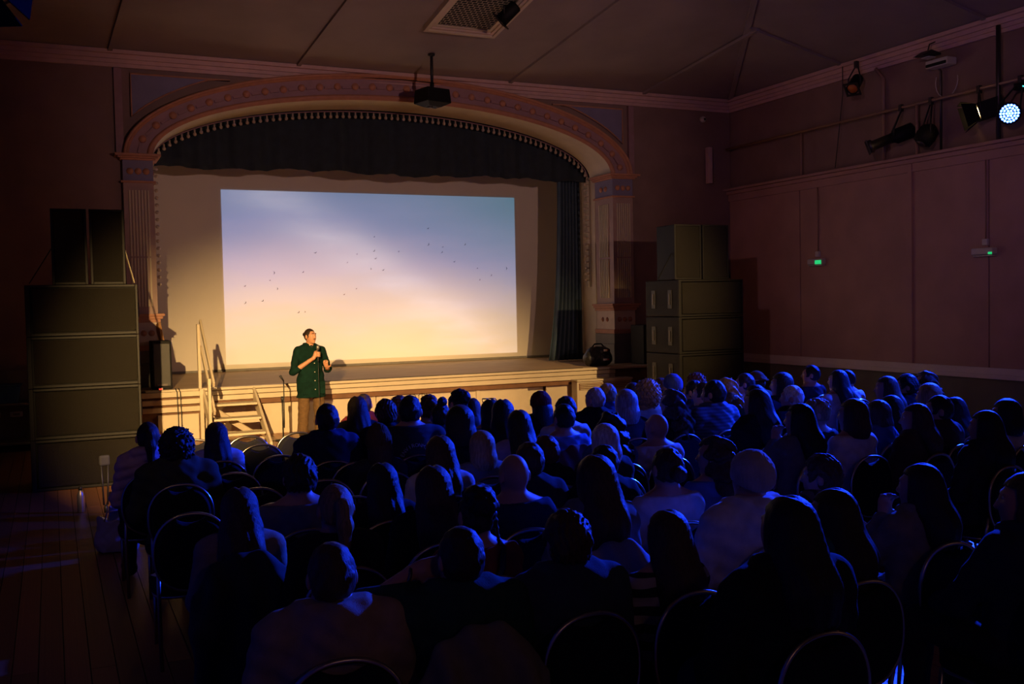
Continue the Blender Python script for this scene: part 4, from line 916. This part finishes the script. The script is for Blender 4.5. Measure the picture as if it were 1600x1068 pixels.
# x, y, height of head top | hair, hair colour, clothing, colour, build, head turn | look | place
PEOPLE = """
0.63 7.94 1.255 ponytail D puffer pink w 0|a high ponytail and pink puffer jacket|at the aisle end
0.77 7.31 1.255 curly K hoodie olive b 0|a mop of dark curls and dark hoodie|near the aisle
1.17 8.23 1.183 long K knit pale w 0|straight black hair and pale sweater|ahead of the empty chairs
1.96 7.75 1.327 short D hoodie navy m 0|short hair and navy hooded jacket|directly before the presenter
2.58 9.06 1.247 verylong D knit black w 0|waist-length dark hair and black sweater|beside the presenter
2.86 9.80 1.200 short D jacket maroon m -20|short dark hair and red-trimmed jacket|ahead of waist-length hair
2.64 8.40 1.261 tousled B jacket black m 0|tousled brown crop and black jacket|
3.04 9.21 1.197 curly L tee olive w 0|loose fair curls|behind the lettered sweatshirt
2.62 7.67 1.359 short K knit charcoal b -20|cropped black hair and lettered sweatshirt|
2.15 7.03 1.185 under_hat B knit charcoal w 0|a tall brown knitted beanie over long hair|
3.10 8.57 1.250 updo R knit mustard w 0|messy auburn updo and mustard top|
2.99 7.95 1.255 bun_top D jacket denim w 0|a topknot and denim blue jacket|
3.51 8.88 1.257 updo K tee black w 20|a black double bun updo|in the second row
3.82 9.27 1.140 long R tee pale w 0|straight reddish hair and pale top|
3.58 8.24 1.224 long K tee blue w 0|sunglasses pushed up on long dark hair|
3.43 7.64 1.281 long K knit charcoal w -20|long dark hair and charcoal knit|just beyond the sunglasses wearer
2.81 7.08 1.309 bobwide D jacket black w 0|a thick dark bob and black jacket|
3.28 7.02 1.255 long D knit lilac w 0|long dark hair and lilac sweater|
4.18 8.44 1.233 under_hat K jacket black w 0|a dark red beanie over black hair|
4.12 7.81 1.255 short D tee pale m 20|short tufted hair and pale collar|ahead of the blue t-shirt
3.79 7.23 1.255 short K tee blue m 0|short black hair and blue t-shirt|
2.23 5.95 1.255 long B knit pale w 0|long smooth brown hair and pale knit|beside the blond bob
2.73 6.45 1.192 bob L knit grey w 0|a blond bob and grey knitted sweater|
2.96 5.90 1.209 short R jacket black w 0|a round auburn crop and black jacket|
2.58 5.36 1.257 short B jacket charcoal m 0|short brown hair and charcoal jacket|beyond the shaved navy figure
2.26 4.90 1.277 none D tee navy m 0|a shaved head and navy t-shirt|
1.77 4.83 1.260 long B knit black w 0|long straight brown hair and black knit|
4.78 8.45 1.254 short G jacket black m 20|short grey hair and black jacket|before the heater
5.14 8.86 1.246 short L jacket navy b 20|short fair hair and navy jacket|before the heater
4.58 7.55 1.305 bob G knit charcoal w 0|a grey bob and charcoal knit|held low before the heater
5.63 9.15 1.207 bob D tee pink w -20|a brown bob and pale pink top|
5.23 8.23 1.308 curly L knit beige w 0|warm blond curls and beige knit|by the loudspeaker stack
6.40 9.79 1.185 short B knit black m 20|short brown hair in profile|beside the blue beanie
6.19 9.22 1.252 under_hat_short D knit navy m 0|a blue beanie and navy sweater|
5.04 7.53 1.280 wavy B knit black w 20|mid-length wavy hair and black knit|behind the blue beanie
4.24 6.52 1.218 none D tee pale m 20|a shaved head and pale blue t-shirt|
3.77 6.45 1.255 wavy D jacket denim w 0|long wavy dark hair and denim jacket|
3.43 5.95 1.244 bob W jacket charcoal w 0|a pale blond bob and charcoal jacket|
3.04 5.27 1.216 short K jacket black m 0|short black hair and black jacket|behind the pale blond bob
2.42 4.30 1.329 verylong B hoodie grey w 0|very long brown hair and grey hoodie|
3.08 4.63 1.280 bun_low B tee pale w 0|a low bun and pale t-shirt|
6.87 9.74 1.210 curly R jacket charcoal w 0|frizzy auburn curls and charcoal jacket|below the subwoofers
6.04 8.61 1.248 short K hoodie navy m 20|dark cropped hair and navy hoodie|below the subwoofers
5.78 8.08 1.276 short D knit black m 40|dark hair in sharp profile|beside the checked shirt
5.51 7.55 1.342 short K jacket check b 20|neat black hair and checked shirt|
6.50 8.66 1.241 wavy L tee blue w 20|loose blond waves and blue top|
3.63 4.95 1.255 wavy B tee blue w 40|swept brown hair and pale blue top|turned aside
6.99 8.98 1.255 short D tee lilac m 40|short dark hair and lilac shirt|
7.40 9.29 1.240 under_hat_short D jacket brown m 20|a brown cap and brown jacket|
6.38 8.04 1.220 long K knit teal w 20|long dark hair and teal knit|
5.27 6.62 1.338 long D hoodie black w 20|long brown hair and black hoodie|
6.97 8.34 1.292 bobwide K knit navy w 40|a dark fringe and navy knit|in profile by the wall
6.32 7.41 1.260 short W jacket black m 40|short white hair and black coat|
8.44 9.55 1.254 short K tee navy m 40|neat dark hair and navy shirt|sitting tall by the wall
8.00 8.61 1.262 long K tee white w 20|long black hair and white top|
8.42 8.91 1.234 buzz D tee white b 20|cropped hair and white t-shirt|by the wall
5.04 5.84 1.296 long K knit grey w 20|long black hair and grey knit|hand raised to the face
5.70 6.38 1.241 sidecut L tee charcoal m 40|a curly blond top and shaved sides|
5.51 5.78 1.306 bob B tee white w 20|a brown bob and white blouse|
3.15 4.00 1.314 none D hoodie white b 0|a pale knitted beanie and light hoodie|
3.83 4.25 1.214 tousled B jacket brown m 40|brown hair and striped brown jacket|turned sideways
7.64 7.55 1.271 long B knit black w 40|long brown hair and dark knit|by the white t-shirt
8.09 7.71 1.252 tousled K jacket black m 40|thick black hair and black coat|by the wall
8.54 7.88 1.255 wavy B jacket navy w 20|wavy brown hair and navy jacket|against the wall
7.41 6.80 1.255 bobwide L knit charcoal w 20|a honey coloured bob|near the wall
6.60 6.47 1.219 long D knit navy w 20|long dark hair and navy knit|beyond the dark brown bob
6.16 6.18 1.225 bob B hoodie denim w 20|a dark brown bob and denim hoodie|
5.96 5.60 1.259 long B jacket brown w 40|long hair tucked behind one ear|
6.45 5.82 1.278 short K jacket brown b 40|dark hair and bulky brown jacket|
7.01 6.15 1.204 long K knit black w 0|long black hair and black knit|beyond the bulky brown jacket
5.95 4.96 1.264 long K hoodie charcoal w 20|long dark hair and charcoal hoodie|near the frame edge
6.88 5.54 1.239 bobwide K tee pale w 20|a full black bob and pale top|near the frame edge
0.81 4.98 1.215 long B knit beige w 0|long brown hair and beige sweater|before the dark draped coat
1.22 5.49 1.269 tousled D tee grey m 0|tousled dark hair and grey t-shirt|
1.19 4.61 1.255 ponytail L knit black w 0|a blond ponytail and black sweater|
1.69 5.46 1.193 verylong K knit black w 0|long black hair and black sweater|beyond the blond ponytail
0.88 3.46 1.255 short B hoodie beige b 0|close-cropped hair and beige hoodie|in the last row
1.72 4.14 1.255 updo D tee rust w 0|a loose updo and rust top|
1.37 3.46 1.256 short D jacket green b 0|a hand held against the head|in the last row
1.84 3.50 1.252 tousled B jacket slate b 0|short curly hair and dark slate jacket|
2.34 3.54 1.199 verylong B tee stripe w 0|very long hair and striped top|in the last row
2.45 2.91 1.355 long K jacket black b 0|long black hair and black coat|
3.06 3.33 1.255 long D hoodie teal w 20|dark hair and teal hoodie|beside the black coat
3.89 3.62 1.252 long K jacket sand w 20|long dark hair and sand jacket|hand at the chin
3.82 2.98 1.304 bob B jacket navy w 40|brown hair and navy jacket|at the frame edge
"""

def mixmat(nm, c1, c2, scale, axis=2):
    mt = M(nm, c1, .9); N, L = mt.node_tree.nodes, mt.node_tree.links
    tc = N.new('ShaderNodeTexCoord'); sp = N.new('ShaderNodeSeparateXYZ'); L.new(tc.outputs['Object'], sp.inputs[0])
    a = N.new('ShaderNodeMath'); a.operation = 'MULTIPLY'; a.inputs[1].default_value = scale; L.new(sp.outputs[axis], a.inputs[0])
    b = N.new('ShaderNodeMath'); b.operation = 'SINE'; L.new(a.outputs[0], b.inputs[0])
    c = N.new('ShaderNodeMath'); c.operation = 'GREATER_THAN'; c.inputs[1].default_value = 0; L.new(b.outputs[0], c.inputs[0])
    mx = N.new('ShaderNodeMix'); mx.data_type = 'RGBA'; mx.inputs[6].default_value = (*c1, 1); mx.inputs[7].default_value = (*c2, 1); L.new(c.outputs[0], mx.inputs[0])
    L.new(mx.outputs[2], N['Principled BSDF'].inputs['Base Color']); return mt
TC['stripe'] = TC['sand']
STRIPE = mixmat('striped_knit', (.42, .38, .30), (.012, .012, .014), 75)
STRIPE_V = mixmat('striped_brown', (.14, .09, .06), (.035, .022, .018), 130, 0)
CHECK = mixmat('checked_cotton', (.09, .11, .15), (.05, .06, .09), 220)
HATS = {9: ('beanie_tall', (.10, .06, .035)), 18: ('beanie', (.14, .022, .016)), 33: ('beanie', (.06, .10, .24)), 48: ('cap', (.10, .055, .03)), 59: ('beanie', (.48, .44, .40))}
PPL = {}
for i, line in enumerate(PEOPLE.strip().split('\n')):
    a, desc, where = line.split('|'); x, y, z, hr, hc, style, tcol, build, yw = a.split(' ')
    pose = {78: 'headhand', 83: 'chin', 56: 'chin', 84: 'forward'}.get(i, 'sit'); hat = HATS.get(i, (None, None))
    label = f'person with {desc}' + (f' {where}' if where else '')
    rz = math.radians(random.uniform(-4, 4)) + (math.radians(6) if float(x) > 5 else 0)
    b, tp = person(i, float(x), float(y), float(z), None if hr == 'none' else hr, hc, style, tcol, build, int(yw), label, f'person with {desc}', pose, hat[0], hat[1], rz)
    if tcol == 'stripe': objmat(tp, STRIPE)
    if i == 60: objmat(tp, STRIPE_V)
    if i == 44: objmat(tp, CHECK)
    PPL[i] = (b, tp)
# sunglasses, shoulder strap, wrist watch
sg = MB()
for sx in (-1, 1): sg.lathe([(.03, 0), (.03, .006), (.001, .008)], (sx*.036, .03, .115), 10); sg.bar((sx*.066, .03, .115), (sx*.088, -.07, .05), .006, .006)
sg.bar((-.012, .03, .12), (.012, .03, .12), .006, .006)
o = obj('sunglasses', sg.mesh('sunglasses', 'black_plastic'), PPL[14][0], tuple(HC))
o = obj('shoulder_strap', MB().path([(-.10, -.245, .62), (.0, -.25, .80), (.07, -.225, .93), (.10, -.17, 1.01), (.10, -.10, 1.035)], .016, 6).mesh('shoulder_strap', 'black_plastic'), PPL[77][0])
MB().path([(-.185+.034*math.cos(t)*.4, .0+.034*math.sin(t), 1.085+.034*math.cos(t)) for t in np.linspace(0, 2*PI, 13)[:-1]], .008, 6, closed=True).build('wrist_watch', 'steel_dark', PPL[78][0])
# arched lettering on the sweatshirt back
def lettering(owner, tp, word, rad, zc, size):
    dg = None; vs, fs = [], []
    me = tp.data; V = np.empty(len(me.vertices)*3, np.float32); me.vertices.foreach_get('co', V); V = V.reshape(-1, 3)
    tree = bvhtree.BVHTree.FromPolygons([tuple(v) for v in V], [tuple(p.vertices) for p in me.polygons])
    for k, ch in enumerate(word):
        cu = bpy.data.curves.new('glyph', 'FONT'); cu.body = ch; cu.size = size; cu.align_x = 'CENTER'; cu.resolution_u = 2
        to = bpy.data.objects.new('glyph', cu); C.objects.link(to); bpy.context.view_layer.update()
        tm = to.evaluated_get(bpy.context.evaluated_depsgraph_get()).to_mesh(); ang = (k-(len(word)-1)/2)*-.235; n0 = len(vs)
        for v in tm.vertices:
            x, z = v.co.x, v.co.y+rad; X, Z = x*math.cos(ang)-z*math.sin(ang), x*math.sin(ang)+z*math.cos(ang)
            hit = tree.ray_cast(Vector((X, -.6, zc+Z)), Vector((0, 1, 0)))[0]; vs.append((X, (hit.y if hit else -.24)-.004, zc+Z))
        fs += [tuple(n0+i for i in p.vertices) for p in tm.polygons]
        bpy.data.objects.remove(to); bpy.data.curves.remove(cu)
    me2 = bpy.data.meshes.new('lettering'); me2.from_pydata(vs, [], fs); M('print_ink', (.42, .40, .45), .8); me2.materials.append(MATS['print_ink']); obj('lettering', me2, owner)
lettering(PPL[8][0], PPL[8][1], 'ENVIRONMENT', .105, .80, .038)
# empty chairs
EMPTY = [(337,717),(367,738),(384,681),(404,694),(463,675),(488,688),(525,704),(437,711),(563,721),(617,697),(307,686),(510,749),(403,762),(437,785),(556,775),(300,801)]
ep = sorted([tuple(at(u, v, Z=.905)[:2]) for u, v in EMPTY], key=lambda q: -q[1]); rows_ = []
for q in ep:
    if rows_ and rows_[-1][0][1]-q[1] < .42: rows_[-1].append(q)
    else: rows_.append([q])
ORD = ['first', 'second', 'third', 'fourth', 'fifth', 'sixth', 'seventh']
for r_, row in enumerate(rows_):
    for c_, (x, y) in enumerate(sorted(row)):
        lb = f'empty dark banquet chair, {ORD[c_]} from the aisle, {ORD[r_]} empty row from the stage' if len(row) > 1 else f'lone empty dark banquet chair, {ORD[r_]} empty row counted from the stage'
        place_chair(x, y+.288, random.uniform(-.07, .07), lb)
place_chair(-.52, 4.62, -1.9, 'dark chair cut by the picture edge beside the aisle floor')

# ------------------------------------------------------------------ coats on chairs, things on the floor
def coat_mesh():
    f = Field((-.34, -.46, .22), (.34, -.12, 1.02), .0105)
    f.ell((0, -.295, .69), (.245, .075, .262), .04); f.chain([(0, -.30, .66), (0, -.31, .36)], [.235, .25], .05, 3.4)
    for s_ in (-1, 1): f.chain([(s_*.15, -.345, .80), (s_*.2, -.35, .6), (s_*.22, -.34, .40)], [.035, .045, .04], .04)
    f.disp(lambda X, Y, Z: .008*np.sin(X*46+2*np.sin(Z*7))+.004*wob(X, Y, Z, 30)); f.cut(lambda X, Y, Z: .29+.03*np.sin(X*22)-Z)
    return f.mesh('coat', 'denim')
COAT = coat_mesh(); M('plaid_coat', (.02, .03, .022), .9, var=.5, vscale=9, stretch=(1, 1, .3)); M('khaki_coat', (.17, .15, .09), .9, var=.15, vscale=12); M('red_coat', (.11, .018, .018), .9, var=.2); M('pale_coat', (.30, .29, .30), .9, var=.15)
for i, mt, lb in ((72, 'plaid_coat', 'dark green plaid coat draped over the chair of the beige sweater'), (78, 'khaki_coat', 'khaki coat draped over a chair back in the last row'), (20, 'red_coat', 'dark red jacket hung over the chair of the blue t-shirt'), (39, 'pale_coat', 'pale jacket slung over the chair of the grey hoodie')):
    b = PPL[i][0]; o = obj('coat', COAT, None, b.location, b.rotation_euler.z); objmat(o, mt); tag(o, lb, 'coat')
p = at(127, 800, Z=0); wb = thing('water_bottle', 'slim metal water bottle standing on the aisle floor', 'bottle', (p[0], p[1], 0))
M('bottle_steel', (.42, .38, .42), .35, metal=.6)
MB().lathe([(.034, 0), (.037, .01), (.037, .17), (.03, .205), (.019, .225), (.019, .235)], n=14).build('bottle_body', 'bottle_steel', wb); MB().lathe([(.021, .235), (.021, .265), (.012, .272)], n=12).build('cap', 'black_plastic', wb)
p = at(185, 864, Z=0); M('carrier_plastic', (.50, .44, .48), .35); M('pack_blue', (.25, .30, .5), .3)
cb = thing('carrier_bag', 'white carrier bag with packages standing on the floor at the row end', 'bag', (p[0], p[1]+.1, 0))
f = Field((-.24, -.16, -.01), (.24, .16, .42), .011); f.chain([(0, 0, .10), (0, 0, .26)], [.19, .16], .05, 1.9); f.cut(lambda X, Y, Z: .003-Z).cut(lambda X, Y, Z: Z-.30-.02*np.sin(X*30)).disp(lambda X, Y, Z: .009*wob(X, Y, Z, 33))
obj('bag_body', f.mesh('bag_body', 'carrier_plastic'), cb); 
for s_ in (-1, 1): MB().path([(s_*.02-.08, s_*.06, .28), (s_*.02-.06, s_*.07, .36), (s_*.02+.03, s_*.07, .37), (s_*.02+.07, s_*.06, .28)], .008, 6).build('handle', 'carrier_plastic', cb)
MB().box(-.06, .08, -.05, .03, .2, .40).build('package', 'pack_blue', cb, .01)
p = at(166, 800, Z=0); cr = thing('crutch', 'grey topped upright crutch standing beside the end chair', 'crutch', (p[0], p[1], 0), .3)
for s_ in (-1, 1): MB().path([(s_*.02, 0, .08), (s_*.035, 0, .5)], .009, 6).build('shaft', 'black_plastic', cr)
MB().box(-.055, .055, -.02, .02, .49, .60).build('grip_pad', 'cab_grey', cr, .02); MB().lathe([(.022, 0), (.022, .05), (.012, .08)], n=8).build('rubber_foot', 'black_plastic', cr)
p = at(268, 893, Z=.49); M('paper', (.75, .73, .7), .7)
pp = MB().grid([[(x*.10, y*.07, .01*math.sin(x*2+y)+.004) for x in np.linspace(-1, 1, 6)] for y in np.linspace(-1, 1, 4)]).build('leaflet', 'paper'); pp.location = (p[0], p[1], .487); pp.rotation_euler = (0, 0, .5); pp.modifiers.new('t', 'SOLIDIFY').thickness = .002
tag(pp, 'white paper leaflet lying on an empty chair seat', 'paper')

# ------------------------------------------------------------------ presenter
px_, py_ = at(488, 682, Z=0)[:2]
def presenter():
    h_ = .0062; H = 1.75; hc = np.array([0, .03, 1.638]); hy = math.radians(26)
    RA = [(.20, -.01, 1.395), (.295, .02, 1.07), (.02, .21, 1.285)]; LA = [(-.20, -.01, 1.395), (-.295, .0, 1.09), (-.20, .215, 1.12)]
    LEGS = [[(.10, 0, .92), (.135, .02, .49), (.155, -.02, .09)], [(-.10, 0, .92), (-.125, .02, .49), (-.13, -.01, .09)]]
    f = Field((-.42, -.25, 0), (.42, .46, 1.78), h_)
    f.chain([(0, 0, .93), (0, 0, 1.08), (0, 0, 1.28), (0, -.005, 1.38)], [.165, .15, .172, .13], .06, 1.5)
    for s_ in (-1, 1): f.seg((0, -.01, 1.455), (s_*.175, -.01, 1.412), .05, .06, .05)
    for A in (RA, LA): f.chain(A, [.056, .043, .028], .025)
    for Lg in LEGS: f.chain(Lg, [.088, .06, .042], .03); f.seg((Lg[2][0], -.01, .05), (Lg[2][0]*1.15, .17, .04), .042, .034, .03)
    f.seg((0, -.01, 1.42), (0, .015, 1.56), .056, .052, .04); head_parts(f, hc, hy)
    # right hand closed round the microphone
    w = Vector(RA[2]); pa = Vector((-.012, .222, 1.345)); f.seg(w, pa, .028, .032, .015); f.seg(pa+Vector((0, 0, .03)), pa-Vector((0, 0, .03)), .024, .022, .02)
    for i in range(4):
        z = 1.378-.0215*i; P = [(-.008, .235, z), (-.022, .268, z), (-.052, .274, z-.002), (-.074, .252, z-.004), (-.066, .232, z-.004)]; f.chain(P, [.0095, .0095, .009, .0085, .0075], .005)
    f.chain([(-.01, .21, 1.375), (-.035, .205, 1.395), (-.058, .216, 1.405)], [.013, .011, .009], .006)
    hand(f, LA[2], (.42, .55, .62), (.55, .25, -.75), .0092, .55, -1)
    f.cut(lambda X, Y, Z: .003-Z); b = obj('person', f.mesh('person', 'skin_tan'), None, (px_, py_, 0), math.radians(187))
    tag(b, 'standing presenter in dark green overshirt and brown trousers speaking into a microphone', 'person')
    # overshirt
    f = Field((-.42, -.28, .60), (.42, .40, 1.56), .008); e = .03
    f.chain([(0, 0, .66), (0, 0, .9), (0, 0, 1.28), (0, -.005, 1.38)], [.240, .216, .188, .150], .05, 1.5)
    for s_ in (-1, 1): f.seg((0, -.01, 1.46), (s_*.175, -.01, 1.40), .060, .070, .05)
    for A in (RA, LA):
        a, b_, c = map(np.array, A); f.chain([a, b_, b_+(c-b_)*.16], [.070, .060, .056], .022); f.seg(b_+(c-b_)*.05, b_+(c-b_)*.2, .062, .058, .015)
    f.chain([(-.08, .06, 1.455), (-.075, -.04, 1.50), (0, -.075, 1.505), (.075, -.04, 1.50), (.08, .06, 1.455)], [.018, .024, .026, .024, .018], .02)
    f.disp(lambda X, Y, Z: .005*wob(X, Y, Z, 24)+.004*np.sin((Z+.5*X)*40)*(Z < 1.25)); f.seg((0, .07, 1.50), (0, .15, 1.44), .035, .012, .01, op='s'); f.cut(lambda X, Y, Z: .645-Z)
    f.cut(lambda X, Y, Z: Z-1.525)
    M('shirt_green', (.004, .021, .015), .9, spec=.12, var=.25, vscale=14, bump=.4, bscale=110); sh_ = obj('overshirt', f.mesh('overshirt', 'shirt_green'), b)
    M('button', (.55, .5, .4), .4)
    for z in (.78, .92, 1.06, 1.2): MB().lathe([(.009, 0), (.009, .006)], n=8, M4=Matrix.Rotation(-PI/2, 4, 'X')).build('button', 'button', sh_).location = (-.01, .163+(1.2-z)*.02, z)
    for s_ in (-1, 1): MB().box(-.07, .07, 0, .012, -.10, .10).build('pocket', 'shirt_green', sh_, .006).location = (s_*.12, .138, .80)
    f = Field((-.26, -.2, .04), (.26, .2, 1.0), .009); f.chain([(0, 0, .90), (0, 0, .96)], [.165, .16], .05, 1.5)
    for Lg in LEGS: f.chain(Lg, [.105, .088, .082], .03)
    f.disp(lambda X, Y, Z: .005*wob(X, Y, Z, 30)); f.cut(lambda X, Y, Z: .065-Z).cut(lambda X, Y, Z: Z-.98); M('cord_brown', (.13, .072, .028), .9, var=.2, vscale=25, bump=.4, bscale=130); obj('trousers', f.mesh('trousers', 'cord_brown'), b)
    f = Field((-.26, -.12, -.01), (.26, .26, .14), .008)
    for Lg in LEGS: f.seg((Lg[2][0], -.03, .05), (Lg[2][0]*1.15, .18, .045), .052, .046, .03)
    f.cut(lambda X, Y, Z: .003-Z); obj('shoes', f.mesh('shoes', 'shoe_leather'), b)
    f = Field((-.1, -.02, 1.36), (.1, .2, 1.5), .008); f.chain([(0, .012, 1.47), (0, .03, 1.43)], [.060, .062], .03); M('tee_black', (.012, .012, .013), .9); obj('undershirt', f.mesh('undershirt', 'tee_black'), b)
    # hair swept back into a bun, moustache, eyes
    f = Field((-.13, -.2, -.14), (.13, .14, .16), .0062); f.ell((0, -.014, .008), (.082, .101, .106), .02); f.cut(lambda X, Y, Z: np.minimum(Y-.045+.35*(Z+.02)*(Z < .02), .072-Z)*.9); f.cut(lambda X, Y, Z: -.085+.6*np.maximum(Y+.02, 0)-Z); f.ell((0, -.115, .02), (.036, .034, .036), .012); f.disp(lambda X, Y, Z: .0022*np.sin(np.arctan2(X, Z+.0*Y+.001)*30))
    o = obj('hair', f.mesh('hair', cmat('hair', HCOL['D'])), b, tuple(hc)); o.rotation_euler = (0, 0, hy)
    f = Field((-.06, .03, -.14), (.06, .14, -.02), .004); f.chain([(-.034, .082, -.062), (-.015, .098, -.052), (.015, .098, -.052), (.034, .082, -.062)], [.004, .0065, .0065, .004], .008)
    o = obj('moustache', f.mesh('moustache', cmat('hair', HCOL['D'])), b, tuple(hc)); o.rotation_euler = (0, 0, hy)
    for s_ in (-1, 1):
        p_ = rotp((hc[0]+s_*.031, hc[1]+.079, hc[2]+.012), hy, (hc[0], hc[1], 0)); e_ = MB().lathe([(.001, .0115), (.006, .0098), (.0115, 0), (.006, -.0098), (.001, -.0115)], n=10, M4=Matrix.Rotation(-PI/2, 4, 'X')); e_.m = [1 if k < 10 else 0 for k in range(len(e_.f))]
        o = e_.build('eye', ['eye_white', 'eye_dark'], b); o.location = p_; o.rotation_euler = (0, 0, hy)
        q_ = [rotp((hc[0]+s_*x, hc[1]+y, hc[2]+z), hy, (hc[0], hc[1], 0)) for x, y, z in ((.014, .098, .032), (.032, .095, .037), (.05, .083, .032))]; MB().path(q_, [.004, .0065, .003], 6).build('eyebrow', cmat('hair', HCOL['D']), b)
    return b
pr = presenter()
mw = Matrix.Translation((px_, py_, 0)) @ Matrix.Rotation(math.radians(187), 4, 'Z')
mc = thing('microphone', 'handheld microphone with trailing cable held by the presenter', 'microphone', tuple(mw @ Vector((-.042, .248, 1.30))), math.radians(187))
MB().lathe([(.009, -.07), (.012, -.06), (.013, .06), (.017, .115), (.019, .12)], n=12).build('handle', 'black_plastic', mc)
MB().lathe([(.019, .12), (.026, .135), (.028, .16), (.022, .182), (.008, .193), (.001, .194)], n=12).build('grille_head', 'mic_metal', mc)
MB().path([(0, 0, -.07), (.005, .01, -.25), (-.01, -.02, -.6), (.0, -.0, -1.0), (.1, .06, -1.28), (.4, -.1, -1.293), (.9, -.2, -1.293)], .0045, 6).build('cable', 'black_plastic', mc)
